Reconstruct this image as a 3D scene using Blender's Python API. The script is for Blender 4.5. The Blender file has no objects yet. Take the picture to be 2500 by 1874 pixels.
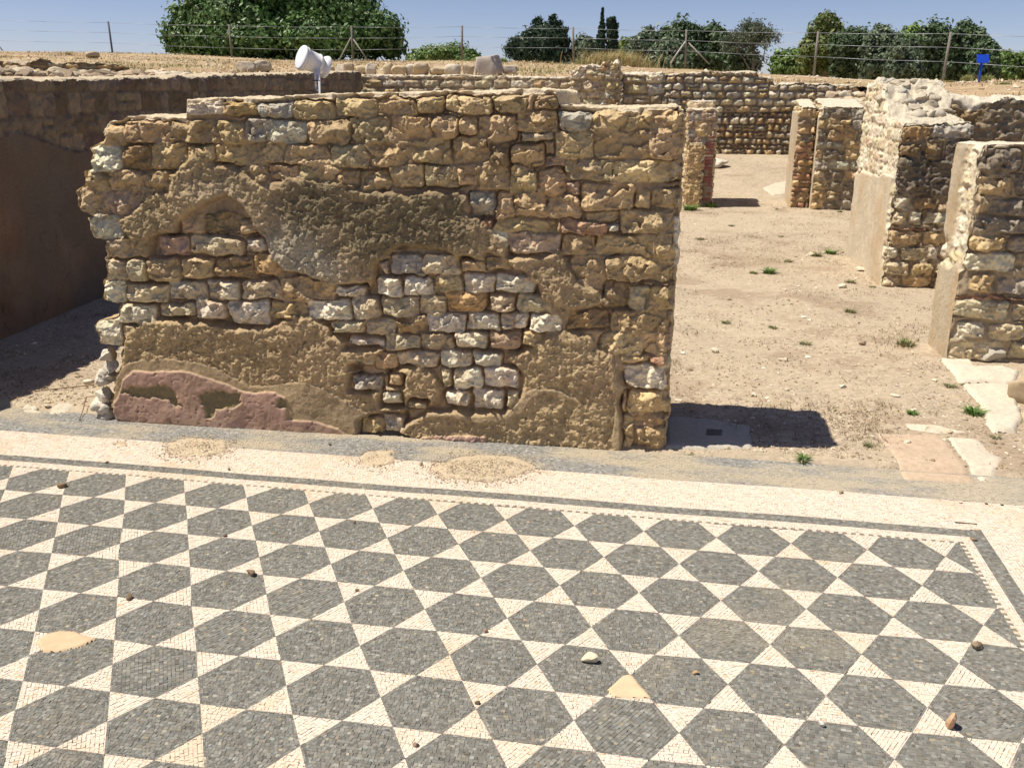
import bpy, math, random
import numpy as np
from mathutils import Matrix, Vector

# ------------------------------------------------------------------ camera, world, sun, exposure
SC = bpy.context.scene
COL = SC.collection
S = 0.14                                    # side of one hexagon of the floor pattern (m)
FPX = 2297.723                              # focal length in pixels of the 2500 px wide photograph
RM = np.array([[0.98455619, 0.17496785, 0.00594684],
               [0.05795492, -0.2936867, -0.95414325],
               [-0.16519788, 0.93975229, -0.29929131]])
EYE = 11.88277792 * S
cd = bpy.data.cameras.new('camera')
cam = bpy.data.objects.new('camera', cd)
COL.objects.link(cam)
r, d_, f_ = RM
cam.matrix_world = Matrix(((r[0], -d_[0], -f_[0], 0), (r[1], -d_[1], -f_[1], 0), (r[2], -d_[2], -f_[2], EYE), (0, 0, 0, 1)))
cd.sensor_width = 36
cd.lens = FPX / 2500 * 36
cd.clip_start = 0.05
cd.clip_end = 6000
SC.camera = cam
SUN_EL, SUN_AZ = math.radians(61.3), math.radians(13.0)      # the light travels towards +x, a little to +y
L_DIR = Vector((math.cos(SUN_EL) * math.cos(SUN_AZ), math.cos(SUN_EL) * math.sin(SUN_AZ), -math.sin(SUN_EL)))
sd = bpy.data.lights.new('sun', 'SUN')
sd.energy = 5.0
sd.angle = math.radians(0.5)
sd.color = (1.0, 0.925, 0.80)
so = bpy.data.objects.new('sun', sd)
so.rotation_euler = L_DIR.to_track_quat('-Z', 'Y').to_euler()
COL.objects.link(so)
W = bpy.data.worlds.new('World')
SC.world = W
W.use_nodes = True
nt = W.node_tree
bg = nt.nodes['Background']
sky = nt.nodes.new('ShaderNodeTexSky')
sky.sky_type = 'NISHITA'
sky.sun_disc = False
sky.sun_elevation = SUN_EL
sky.sun_rotation = math.atan2(-L_DIR.x, -L_DIR.y)
sky.altitude = 0
sky.air_density = 0.6
sky.dust_density = 0.3
sky.ozone_density = 8.0
tint = nt.nodes.new('ShaderNodeMix'); tint.data_type = 'RGBA'; tint.blend_type = 'MULTIPLY'; tint.inputs['Factor'].default_value = 1
tint.inputs['B'].default_value = (1.42, 1.06, .93, 1)          # hazy, slightly lilac summer sky
nt.links.new(sky.outputs[0], tint.inputs['A'])
nt.links.new(tint.outputs['Result'], bg.inputs[0])
bg.inputs[1].default_value = 0.09
SC.view_settings.view_transform = 'Standard'
SC.view_settings.look = 'None'
SC.view_settings.exposure = 0.3
SC.view_settings.gamma = 1

# ------------------------------------------------------------------ helpers
rng = np.random.default_rng(7)
random.seed(7)

def ray(u, v):
    return RM.T @ np.array([(u - 1250) / FPX, (v - 937) / FPX, 1.0])

def gp(u, v, z=0.0):                        # pixel of the photograph -> point on the level z
    d = ray(u, v)
    t = (z - EYE) / d[2]
    return np.array([0, 0, EYE]) + d * t

def yp(u, v, y):                            # pixel -> point on the upright plane at depth y
    d = ray(u, v)
    return np.array([0, 0, EYE]) + d * (y / d[1])

def onp(u, v, p0, n):
    d = ray(u, v)
    C = np.array([0, 0, EYE])
    return C + d * (((np.array(p0) - C) @ n) / (d @ n))

def tag(o, label=None, cat=None, group=None, kind=None):
    if label: o['label'] = label
    if cat: o['category'] = cat
    if group: o['group'] = group
    if kind: o['kind'] = kind
    return o

def empty(name, loc):
    o = bpy.data.objects.new(name, None)
    o.location = tuple(float(c) for c in loc)
    o.empty_display_size = 0.1
    COL.objects.link(o)
    return o

def mesh_obj(name, verts, faces=None, mat=None, parent=None, cols=None, smooth=True, loops=None, sizes=None):
    """verts Nx3; faces Mx4 / Mx3 array, or loops+sizes; verts are in world space (moved to the parent's frame)"""
    verts = np.asarray(verts, dtype=np.float64).reshape(-1, 3)
    if parent is not None:
        p = parent
        off = np.zeros(3)
        while p is not None:
            off += np.array(p.location)
            p = p.parent
        verts = verts - off
    me = bpy.data.meshes.new(name)
    me.vertices.add(len(verts))
    me.vertices.foreach_set('co', verts.astype(np.float32).ravel())
    if loops is None:
        if isinstance(faces, list):
            sizes = np.array([len(f) for f in faces])
            loops = np.array([i for f in faces for i in f])
        else:
            sizes = np.full(len(faces), faces.shape[1])
            loops = faces.ravel()
    me.loops.add(len(loops))
    me.loops.foreach_set('vertex_index', np.asarray(loops, dtype=np.int32))
    st = np.concatenate([[0], np.cumsum(sizes)[:-1]]).astype(np.int32)
    me.polygons.add(len(sizes))
    me.polygons.foreach_set('loop_start', st)
    me.polygons.foreach_set('loop_total', np.asarray(sizes, dtype=np.int32))
    me.polygons.foreach_set('use_smooth', np.full(len(sizes), bool(smooth)))
    me.update(calc_edges=True)
    me.validate()
    if cols is not None:
        a = me.color_attributes.new('Col', 'FLOAT_COLOR', 'POINT')
        c = np.ones((len(verts), 4), dtype=np.float32)
        c[:, :3] = cols
        a.data.foreach_set('color', c.ravel())
    if mat: me.materials.append(mat)
    o = bpy.data.objects.new(name, me)
    if parent is not None: o.parent = parent
    COL.objects.link(o)
    return o

def recenter(o):
    """put the origin of a top-level mesh at its base"""
    me = o.data
    n = len(me.vertices)
    a = np.empty(n * 3, dtype=np.float32)
    me.vertices.foreach_get('co', a)
    a = a.reshape(-1, 3)
    c = np.array([(a[:, 0].min() + a[:, 0].max()) / 2, (a[:, 1].min() + a[:, 1].max()) / 2, a[:, 2].min()])
    me.vertices.foreach_set('co', (a - c).astype(np.float32).ravel())
    o.location = tuple(float(v) for v in c)
    return o

def h3(ix, iy, iz, seed):
    n = (ix * 73856093) ^ (iy * 19349663) ^ (iz * 83492791) ^ (seed * 2654435761)
    n = n.astype(np.int64) & 0xffffffff
    n = ((n ^ (n >> 15)) * 2246822519) & 0xffffffff
    n = ((n ^ (n >> 13)) * 3266489917) & 0xffffffff
    n = n ^ (n >> 16)
    return (n & 0xffffff) / float(0xffffff)

def vn(x, y, z=0.0, seed=0):
    """value noise -1..1"""
    x, y, z = np.broadcast_arrays(np.asarray(x, float), np.asarray(y, float), np.asarray(z, float))
    ix, iy, iz = np.floor(x).astype(np.int64), np.floor(y).astype(np.int64), np.floor(z).astype(np.int64)
    fx, fy, fz = x - ix, y - iy, z - iz
    fx, fy, fz = fx * fx * (3 - 2 * fx), fy * fy * (3 - 2 * fy), fz * fz * (3 - 2 * fz)
    r_ = 0
    for dx in (0, 1):
        for dy in (0, 1):
            for dz in (0, 1):
                w = (fx if dx else 1 - fx) * (fy if dy else 1 - fy) * (fz if dz else 1 - fz)
                r_ = r_ + w * h3(ix + dx, iy + dy, iz + dz, seed)
    return r_ * 2 - 1

def fbm(x, y, z=0.0, seed=0, octv=4, gain=0.5):
    a, s, t = 1.0, 0, 0
    for k in range(octv):
        s = s + a * vn(x * 2 ** k, y * 2 ** k, np.asarray(z) * 2 ** k, seed + k * 17)
        t += a
        a *= gain
    return s / t

def sstep(a, b, x):
    t = np.clip((x - a) / (b - a), 0, 1)
    return t * t * (3 - 2 * t)

def wcell(x, y, seed=0):
    """2-D cellular noise: F1 distance, F2-F1, and cell id hash"""
    ix, iy = np.floor(x).astype(np.int64), np.floor(y).astype(np.int64)
    f1 = np.full(x.shape, 9.0); f2 = np.full(x.shape, 9.0); cid = np.zeros(x.shape)
    for dx in (-1, 0, 1):
        for dy in (-1, 0, 1):
            jx, jy = ix + dx, iy + dy
            z0 = np.zeros_like(jx)
            px = jx + h3(jx, jy, z0, seed); py = jy + h3(jx, jy, z0, seed + 5)
            d = np.hypot(x - px, y - py)
            c = h3(jx, jy, z0, seed + 9)
            m = d < f1
            f2 = np.where(m, f1, np.minimum(f2, d))
            cid = np.where(m, c, cid)
            f1 = np.where(m, d, f1)
    return f1, f2 - f1, cid

# ------------------------------------------------------------------ materials
def mat_new(name, rough=0.9, spec=0.2):
    m = bpy.data.materials.new(name)
    m.use_nodes = True
    b = m.node_tree.nodes['Principled BSDF']
    b.inputs['Roughness'].default_value = rough
    b.inputs['Specular IOR Level'].default_value = spec
    return m, m.node_tree, b

def vc_mat(name, rough=0.9, nscale=60, namt=0.25, bump=0.3, bdist=0.002, bscale=220, spec=0.15, metal=0.0, voro=0):
    m, t, b = mat_new(name, rough, spec)
    N, Lk = t.nodes, t.links
    at = N.new('ShaderNodeAttribute'); at.attribute_name = 'Col'
    tc = N.new('ShaderNodeTexCoord')
    n1 = N.new('ShaderNodeTexNoise'); n1.inputs['Scale'].default_value = nscale; n1.inputs['Detail'].default_value = 6; n1.inputs['Roughness'].default_value = 0.65
    Lk.new(tc.outputs['Object'], n1.inputs['Vector'])
    mr = N.new('ShaderNodeMapRange'); mr.inputs['From Min'].default_value = 0.25; mr.inputs['From Max'].default_value = 0.75
    mr.inputs['To Min'].default_value = 1 - namt; mr.inputs['To Max'].default_value = 1 + namt
    Lk.new(n1.outputs['Fac'], mr.inputs['Value'])
    mx = N.new('ShaderNodeMix'); mx.data_type = 'RGBA'; mx.blend_type = 'MULTIPLY'; mx.inputs['Factor'].default_value = 1
    Lk.new(at.outputs['Color'], mx.inputs['A']); Lk.new(mr.outputs['Result'], mx.inputs['B'])
    Lk.new(mx.outputs['Result'], b.inputs['Base Color'])
    n2 = N.new('ShaderNodeTexNoise'); n2.inputs['Scale'].default_value = bscale; n2.inputs['Detail'].default_value = 4
    Lk.new(tc.outputs['Object'], n2.inputs['Vector'])
    bp = N.new('ShaderNodeBump'); bp.inputs['Strength'].default_value = bump; bp.inputs['Distance'].default_value = bdist
    Lk.new(n2.outputs['Fac'], bp.inputs['Height']); Lk.new(bp.outputs['Normal'], b.inputs['Normal'])
    b.inputs['Metallic'].default_value = metal
    return m

def leaf_mat(name):
    m = vc_mat(name, rough=0.45, nscale=2.0, namt=0.25, bump=0, spec=0.35)
    t = m.node_tree; b = t.nodes['Principled BSDF']; out = t.nodes['Material Output']
    tr = t.nodes.new('ShaderNodeBsdfTranslucent'); ms = t.nodes.new('ShaderNodeMixShader'); ms.inputs[0].default_value = 0.25
    src = b.inputs['Base Color'].links[0].from_socket
    t.links.new(src, tr.inputs['Color'])
    t.links.new(b.outputs[0], ms.inputs[1]); t.links.new(tr.outputs[0], ms.inputs[2]); t.links.new(ms.outputs[0], out.inputs[0])
    return m

M_STONE = vc_mat('rough_limestone', 0.92, 55, 0.24, 0.9, 0.005, 150)
M_PLAST = vc_mat('crumbling_plaster', 0.95, 90, 0.30, 1.0, 0.012, 230)
M_PAINT = vc_mat('painted_plaster', 0.85, 30, 0.12, 0.3, 0.001, 200)
M_TESS = vc_mat('mosaic_stone', 0.75, 90, 0.10, 0.25, 0.0008, 500, spec=0.25)
M_EARTH = vc_mat('dry_earth', 0.95, 25, 0.16, 0.6, 0.006, 90)
def speckle(m, scale=85, lo=.62, hi=1.3, thr=.55, hgt=.006):
    t = m.node_tree; N, Lk = t.nodes, t.links; b = N['Principled BSDF']
    src = b.inputs['Base Color'].links[0].from_socket
    tc = N.new('ShaderNodeTexCoord'); v = N.new('ShaderNodeTexVoronoi'); v.inputs['Scale'].default_value = scale
    Lk.new(tc.outputs['Object'], v.inputs['Vector'])
    sp = N.new('ShaderNodeSeparateColor'); Lk.new(v.outputs['Color'], sp.inputs['Color'])
    r1 = N.new('ShaderNodeMapRange'); r1.inputs['From Min'].default_value = 0; r1.inputs['From Max'].default_value = 1; r1.inputs['To Min'].default_value = lo; r1.inputs['To Max'].default_value = hi
    Lk.new(sp.outputs[0], r1.inputs['Value'])
    gt = N.new('ShaderNodeMath'); gt.operation = 'GREATER_THAN'; gt.inputs[1].default_value = thr; Lk.new(sp.outputs[1], gt.inputs[0])
    big = N.new('ShaderNodeTexNoise'); big.inputs['Scale'].default_value = 3.0; big.inputs['Detail'].default_value = 4; Lk.new(tc.outputs['Object'], big.inputs['Vector'])
    br = N.new('ShaderNodeMapRange'); br.inputs['From Min'].default_value = .42; br.inputs['From Max'].default_value = .58; Lk.new(big.outputs['Fac'], br.inputs['Value'])
    mu = N.new('ShaderNodeMath'); mu.operation = 'MULTIPLY'; Lk.new(gt.outputs[0], mu.inputs[0]); Lk.new(br.outputs['Result'], mu.inputs[1])
    cb = N.new('ShaderNodeCombineColor')
    for i in range(3): Lk.new(r1.outputs['Result'], cb.inputs[i])
    mx = N.new('ShaderNodeMix'); mx.data_type = 'RGBA'; mx.blend_type = 'MULTIPLY'
    Lk.new(mu.outputs[0], mx.inputs['Factor']); Lk.new(src, mx.inputs['A']); Lk.new(cb.outputs['Color'], mx.inputs['B'])
    Lk.new(mx.outputs['Result'], b.inputs['Base Color'])
    dm = N.new('ShaderNodeMath'); dm.operation = 'SUBTRACT'; dm.inputs[0].default_value = .6; Lk.new(v.outputs['Distance'], dm.inputs[1])
    dh = N.new('ShaderNodeMath'); dh.operation = 'MULTIPLY'; Lk.new(dm.outputs[0], dh.inputs[0]); Lk.new(mu.outputs[0], dh.inputs[1])
    bp = N.new('ShaderNodeBump'); bp.inputs['Strength'].default_value = 1; bp.inputs['Distance'].default_value = hgt
    Lk.new(dh.outputs[0], bp.inputs['Height']); Lk.new(b.inputs['Normal'].links[0].from_socket, bp.inputs['Normal']); Lk.new(bp.outputs['Normal'], b.inputs['Normal'])
speckle(M_EARTH)
M_BANK = vc_mat('dry_bank_earth', 0.95, 3.0, 0.22, 0.9, 0.05, 9)
speckle(M_BANK, 11, .55, 1.3, .5, .05)
M_ROCK = vc_mat('loose_stone', 0.9, 40, 0.2, 0.4, 0.002, 120)
M_LEAF = leaf_mat('leaves')
M_GRASS = leaf_mat('grass')
M_BARK = vc_mat('bark', 0.9, 8, 0.3, 0.6, 0.02, 20)
M_WOOD = vc_mat('weathered_post', 0.85, 20, 0.25, 0.4, 0.004, 60)
M_METAL = vc_mat('painted_metal', 0.4, 30, 0.04, 0.05, 0.0005, 100, spec=0.5)
M_WIRE = vc_mat('galvanised_wire', 0.5, 30, 0.05, 0, 0.001, 100, spec=0.5, metal=0.5)

STC = {  # albedo of each kind of stone
    't': (.58, .425, .232), 'y': (.58, .455, .25), 'o': (.52, .355, .165), 'b': (.37, .26, .135), 'r': (.42, .25, .16),
    'p': (.53, .385, .265), 'l': (.62, .52, .34), 'w': (.72, .645, .485), 'g': (.47, .43, .34), 'k': (.26, .22, .165)}

# ------------------------------------------------------------------ masonry generator
def stone_shapes(stones, seed):
    r_ = np.random.default_rng(seed)
    out = []
    for s in stones:
        a0, z0, a1, z1, code = s[:5]
        dep = s[5] if len(s) > 5 else 0.0
        planes = []
        k = r_.integers(6, 12)
        for _ in range(k):
            th = r_.uniform(0, 2 * np.pi)
            g = r_.uniform(0.10, 0.75)
            planes.append((g * math.cos(th), g * math.sin(th), r_.uniform(0.004, 0.022)))
        col = np.array(STC[code]) * r_.uniform(0.86, 1.14) * (1 + r_.uniform(-.035, .035, 3))
        out.append(dict(c=((a0 + a1) / 2, (z0 + z1) / 2), h=(abs(a1 - a0) / 2, abs(z1 - z0) / 2), rot=r_.uniform(-.05, .05),
                        rad=r_.uniform(.25, .5), planes=planes, col=col, dep=dep + r_.uniform(-.006, .008), ridge=r_.uniform(.4, 1.3), sd=int(r_.integers(0, 9999)), taper=r_.uniform(-.12, .12), code=code))
    return out

def facets(x, y, seed, g):
    """chipped facets: every cell is a small tilted plane"""
    ix, iy = np.floor(x).astype(np.int64), np.floor(y).astype(np.int64)
    f1 = np.full(x.shape, 9.0); rx = np.zeros(x.shape); ry = np.zeros(x.shape); c1 = np.zeros(x.shape); c2 = np.zeros(x.shape); c3 = np.zeros(x.shape)
    for dx in (-1, 0, 1):
        for dy in (-1, 0, 1):
            jx, jy = ix + dx, iy + dy
            z0 = np.zeros_like(jx)
            px = jx + h3(jx, jy, z0, seed) - x; py = jy + h3(jx, jy, z0, seed + 5) - y
            d = np.hypot(px, py)
            m = d < f1
            f1 = np.where(m, d, f1); rx = np.where(m, px, rx); ry = np.where(m, py, ry)
            c1 = np.where(m, h3(jx, jy, z0, seed + 9), c1); c2 = np.where(m, h3(jx, jy, z0, seed + 11), c2); c3 = np.where(m, h3(jx, jy, z0, seed + 13), c3)
    a = c1 * 6.2832
    return g * (rx * np.cos(a) + ry * np.sin(a)) * (.4 + c2) + .35 * g * (c3 - .5)

def relief(A, Z, shapes, seed, mortar=-0.02, mcol=(.36, .27, .165), edge=0.016, warp=0.008, relamp=1.0, deep=0.03, groove=0.0):
    n = A.shape
    lowz = np.clip(1 - Z / 1.0, 0, 1)
    d = mortar + 0.008 * fbm(A * 28, Z * 28, 0, seed + 3, 3) - 0.004
    crack = 1 - sstep(0.0, 0.30, np.abs(vn(A * 9, Z * 9, 0.5, seed + 50)))
    d = d - deep * crack
    col = np.empty(n + (3,))
    mv = 1 + 0.16 * fbm(A * 18, Z * 18, 0, seed + 4, 3)
    for k in range(3): col[..., k] = mcol[k] * mv
    wa = warp * fbm(A * 16, Z * 16, 0.3, seed + 1, 3) * 2
    wz = warp * fbm(A * 16, Z * 16, 7.7, seed + 2, 3) * 2
    Aw, Zw = A + wa, Z + wz
    best = np.full(n, -9.0); ball = np.full(n, -9.0)
    for s in shapes:
        (ca, cz), (ha, hz) = s['c'], s['h']
        R = max(ha, hz) + 0.04
        m = (np.abs(Aw - ca) < ha + .03) & (np.abs(Zw - cz) < hz + .03)
        if not m.any(): continue
        x, y = Aw[m] - ca, Zw[m] - cz
        c_, s_ = math.cos(s['rot']), math.sin(s['rot'])
        x, y = c_ * x + s_ * y, -s_ * x + c_ * y
        x = x * (1 + s['taper'] * y / hz)
        rad = s['rad'] * min(ha, hz)
        qx, qy = np.abs(x) - ha + rad, np.abs(y) - hz + rad
        sdf = np.hypot(np.maximum(qx, 0), np.maximum(qy, 0)) + np.minimum(np.maximum(qx, qy), 0) - rad
        ball[m] = np.maximum(ball[m], -sdf)
        sh = np.clip(-sdf / (edge[m] if isinstance(edge, np.ndarray) else edge), 0, 1)
        sh = np.clip(sh * 1.35, 0, 1)
        pl = np.full(x.shape, 9.0)
        for gx, gy, c0 in s['planes']:
            pl = np.minimum(pl, c0 + gx * x + gy * y)
        pl = np.clip(pl, -0.018, 0.05)
        ax, az = A[m], Z[m]
        rid = np.abs(fbm(ax * 17 + s['sd'], az * 17, s['sd'] * .37, seed + 7, 4, .55))
        f1, _, cid = wcell(ax * 26 + s['sd'] + 1.2 * vn(ax * 40, az * 40, 0, 2), az * 26 + 1.2 * vn(ax * 40, az * 40, 3, 4), 3)
        fine = fbm(ax * 95, az * 95, 1.1, seed + 8, 3, .6)
        wx_, wy_ = .35 * vn(ax * 30, az * 30, 1, 5), .35 * vn(ax * 30, az * 30, 2, 6)
        fc = facets(ax * 13 + s['sd'] + wx_, az * 17 + wy_, 21, .022) + facets(ax * 36 + wx_ + s['sd'], az * 42 + wy_, 23, .0065)
        extra = 1.9 if s['code'] == 'b' else 1.0
        h = s['dep'] + relamp * (pl - rid * 0.020 * s['ridge'] + fc - 0.004 * cid + 0.0042 * extra * fine)
        dd = d[m] * (1 - sh) + h * sh
        take = (sdf < 0) & (-sdf > best[m])
        b_ = best[m]; b_[take] = (-sdf)[take]; best[m] = b_
        t_ = d[m]; t_[take] = dd[take]; d[m] = t_
        cm = col[m]
        v = 1 + 0.16 * fbm(ax * 22, az * 22, s['sd'], seed + 9, 4, .6)
        dust = np.clip(fbm(ax * 9 + 3, az * 9, s['sd'] * 1.7, seed + 11, 3) * 1.6, 0, .6)
        cc = s['col'][None, :] * v[:, None]
        cc = cc * (1 - dust[:, None]) + np.array(mcol)[None, :] * 1.05 * dust[:, None]
        w_ = np.clip(sh * 1.3, 0, 1)[:, None]
        cc = cm * (1 - w_) + cc * w_
        cm[take] = cc[take]
        col[m] = cm
    if isinstance(groove, np.ndarray) or groove > 0:
        gt = sstep(-.35, .25, vn(A * 7, Z * 7, 3, seed + 61)) * np.exp(-(ball / .0042) ** 2)
        d = d - groove * gt
    return d, col, best

def auto_courses(L, H, hr, wr, pal, seed, gap=0.012, z0=0.0, jz=0.01, rubble=False):
    r_ = np.random.default_rng(seed)
    codes = list(pal)
    st = []
    z = z0
    while z < H:
        h = r_.uniform(*hr)
        a = -r_.uniform(0, .15)
        while a < L:
            w = r_.uniform(*wr)
            if rubble:
                w = h * r_.uniform(.8, 1.9)
            j = r_.uniform(-jz, jz, 4)
            if r_.random() < .12 and w > .14:
                st.append((a + gap / 2, z + gap / 2, a + w - gap / 2, z + h * .5 - gap / 3, codes[r_.integers(len(codes))]))
                st.append((a + gap / 2, z + h * .5 + gap / 3, a + w - gap / 2, z + h - gap / 2, codes[r_.integers(len(codes))]))
            else:
                st.append((a + gap / 2 + j[0] * .5, z + gap / 2 + j[1], a + w - gap / 2, z + h - gap / 2 + j[3], codes[r_.integers(len(codes))]))
            a += w
        z += h
    return st

def pl_sd(P, A, Z):
    """signed distance (inside +) to a polygon"""
    P = np.asarray(P, float)
    n = len(P)
    dist = np.full(A.shape, 1e9)
    ins = np.zeros(A.shape, bool)
    for i in range(n):
        x0, y0 = P[i]; x1, y1 = P[(i + 1) % n]
        dx, dy = x1 - x0, y1 - y0
        t = np.clip(((A - x0) * dx + (Z - y0) * dy) / (dx * dx + dy * dy + 1e-12), 0, 1)
        dist = np.minimum(dist, np.hypot(A - x0 - t * dx, Z - y0 - t * dy))
        c = ((y0 > Z) != (y1 > Z)) & (A < (x1 - x0) * (Z - y0) / (y1 - y0 + 1e-15) + x0)
        ins ^= c
    return np.where(ins, dist, -dist)

def build_wall(name, label, cat, org, ang, L, T, ztop, fspec, res, mcol=(.36, .27, .165), a0=None, zb=-0.06,
               seed=1, rnd=0.015, group=None, topcol=(.46, .37, .25), topamp=0.012, capsmat=None, toprelief=None, names=None, back_res=0.05):
    """fspec: face -> callable(coord, z) returning (disp, col, type). faces: front, back, left, right."""
    e = np.array([math.cos(ang), math.sin(ang)]); nb = np.array([-e[1], e[0]])
    if a0 is None: a0 = lambda z: np.zeros_like(z)
    WR = 0.045
    w = lambda d: sstep(0, 1, 1 - np.clip(d / WR, 0, 1))
    A0T = float(a0(np.array([ztop(0.0 * np.ones(1), np.zeros(1))[0]]))[0])
    def topd(a, c):
        if toprelief is not None: return toprelief(a, c)
        return topamp * fbm(a * 9, c * 9, 3, seed + 30, 4, .6) + topamp * .6 * fbm(a * 40, c * 40, 3, seed + 31, 3, .6)
    def place(a, c, z, zt, own):
        """own: which face supplies the colour"""
        n = a.shape
        al = a0(z)
        wf, wbk, wl, wr_, wt = w(c), w(T - c), w(a - al), w(L - a), w(zt - z)
        da = np.zeros(n); dc = np.zeros(n); dz = np.zeros(n)
        col = None; typ = np.zeros(n, int)
        for key, ww, co in (('front', wf, a), ('back', wbk, a), ('left', wl, c), ('right', wr_, c)):
            m = ww > 1e-4
            if not m.any(): continue
            dd, cc, ty = fspec[key](co[m], z[m])
            dd = dd - rnd * (wt[m] + (wl[m] + wr_[m] if key in ('front', 'back') else wf[m] + wbk[m])) * .6
            v = np.zeros(n); v[m] = dd * ww[m]
            if key == 'front': dc -= v
            elif key == 'back': dc += v
            elif key == 'left': da -= v
            else: da += v
            if key == own:
                col = np.zeros(n + (3,)); col[m] = cc; typ[m] = ty
        m = wt > 1e-4
        tv = np.zeros(n); tv[m] = topd(a[m], c[m]) - rnd * .6 * (wf + wbk + wl + wr_)[m]
        dz += tv * wt
        if own == 'top':
            col = np.array(topcol)[None, :] * (1 + .13 * fbm(a * 14, c * 14, 1, seed + 33, 4, .6))[:, None]
            k = np.clip((wf - .55) * 3, 0, 1)
        return a + da, c + dc, z + dz, col, typ
    V, Cc, Tt, F = [], [], [], []
    off = 0
    na = max(3, int(L / res)); nz = max(3, int(float(np.max(ztop(np.linspace(0, L, 40), np.zeros(40)))) / res))
    nc = max(3, int(T / res))
    ZM = float(max(np.max(ztop(np.linspace(0, L, 300), np.full(300, cc_))) for cc_ in np.linspace(0, T, 7))) + .02
    nz = max(3, int((ZM - zb) / res))
    def add(a, c, z, zt, own, nu, nv, flip, dead=None):
        nonlocal off
        x, y, zz, col, typ = place(a.ravel(), c.ravel(), z.ravel(), zt.ravel(), own)
        w_ = np.stack([org[0] + e[0] * x + nb[0] * y, org[1] + e[1] * x + nb[1] * y, zz + (org[2] if len(org) > 2 else 0)], 1)
        idx = np.arange(nu * nv).reshape(nu, nv) + off
        q = np.stack([idx[:-1, :-1], idx[1:, :-1], idx[1:, 1:], idx[:-1, 1:]], -1).reshape(-1, 4)
        if dead is not None: q = q[~dead.ravel()[q - off].all(1)]
        if flip: q = q[:, ::-1]
        V.append(w_); Cc.append(col); Tt.append(typ); F.append(q)
        off += nu * nv
    def side(own, cval, n1, n2, flip):
        s = np.linspace(0, 1, n1)[:, None] * np.ones((1, n2)); t = np.ones((n1, 1)) * np.linspace(0, 1, n2)[None, :]
        amin = min(A0T, float(np.min(a0(np.linspace(zb, ZM, 200)))))
        at = amin + s * (L - amin)
        zt = ztop(np.maximum(at, A0T).ravel(), np.full(at.size, cval)).reshape(at.shape)
        z0_ = zb + t * (ZM - zb)
        z = np.minimum(z0_, zt)
        al = a0(z.ravel()).reshape(z.shape)
        a = np.maximum(at, al)
        add(a, np.full_like(a, cval), z, zt, own, n1, n2, flip, dead=(z0_ > zt + 1e-6) | (at < al - 1e-6))
    side('front', 0.0, na, nz, False)
    bk = max(1, int(back_res / res))
    side('back', T, max(4, na // bk), max(4, nz // bk), True)
    def endf(own, left, n1, n2, flip):
        s = np.linspace(0, 1, n1)[:, None] * np.ones((1, n2)); t = np.ones((n1, 1)) * np.linspace(0, 1, n2)[None, :]
        c = s * T
        at = np.full_like(c, A0T if left else L)
        zt = ztop(at.ravel(), c.ravel()).reshape(c.shape)
        z0_ = zb + t * (ZM - zb)
        z = np.minimum(z0_, zt)
        a = a0(z.ravel()).reshape(z.shape) if left else np.full_like(z, L)
        add(a, c, z, zt, own, n1, n2, flip, dead=z0_ > zt + 1e-6)
    endf('left', True, nc, nz, True)
    endf('right', False, nc, nz, False)
    s = np.linspace(0, 1, na)[:, None] * np.ones((1, nc)); t = np.ones((na, 1)) * np.linspace(0, 1, nc)[None, :]
    at = A0T + s * (L - A0T); c = t * T
    zt = ztop(at.ravel(), c.ravel()).reshape(at.shape)
    add(at, c, zt, zt, 'top', na, nc, False)
    V = np.concatenate(V); Cc = np.concatenate(Cc); Tt = np.concatenate(Tt); F = np.concatenate(F)
    root = empty(name, (org[0] + e[0] * L / 2 + nb[0] * T / 2, org[1] + e[1] * L / 2 + nb[1] * T / 2, org[2] if len(org) > 2 else 0))
    tag(root, label, cat, group)
    ft = np.round(np.median(Tt[F], axis=1)).astype(int)
    nm = names or {0: 'masonry', 1: 'plaster', 2: 'painted_plaster'}
    for ty, mt in ((0, M_STONE), (1, M_PLAST), (2, M_PAINT)):
        fs = F[ft == ty]
        if len(fs) == 0: continue
        u, inv = np.unique(fs, return_inverse=True)
        mesh_obj(nm[ty], V[u], inv.reshape(fs.shape), mt, root, Cc[u], smooth=True)
    return root

def auto_face(L, H, hr, wr, pal, seed, plaster=None, mortar=-.02, edge=.016, warp=.008, relamp=1.0, deep=.03, gap=.012, mcol=(.36, .27, .165), pcol=(.55, .46, .34), rubble=False, prough=.004, pthick=.012):
    sh = stone_shapes(auto_courses(L, H, hr, wr, pal, seed, gap, rubble=rubble), seed + 1)
    def fn(a, z):
        d, c, _ = relief(a, z, sh, seed, mortar, mcol, edge, warp, relamp, deep)
        ty = np.zeros(a.shape, int)
        if plaster is not None:
            s_ = plaster(a, z)
            k = sstep(0, .014, s_)
            pd = pthick + prough * fbm(a * 45, z * 45, 0, seed + 70, 3, .6) + .006 * fbm(a * 6, z * 6, 0, seed + 71, 3)
            d = d * (1 - k) + pd * k
            pc = np.array(pcol)[None, :] * (1 + .14 * fbm(a * 7, z * 5, 0, seed + 72, 4))[:, None] * (1 + .05 * fbm(a * 60, z * 6, 0, seed + 73, 2))[:, None]
            # ochre and whitish streaks of the weathered coat
            o_ = np.clip(fbm(a * 4, z * 2.2, 0, seed + 74, 3) * 1.8, 0, .5)[:, None]
            pc = pc * (1 - o_) + pc * np.array([.95, .78, .58])[None, :] * o_
            c = c * (1 - k[:, None]) + pc * k[:, None]
            ty = np.where(s_ > .004, 1, 0)
        return d, c, ty
    return fn

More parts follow.
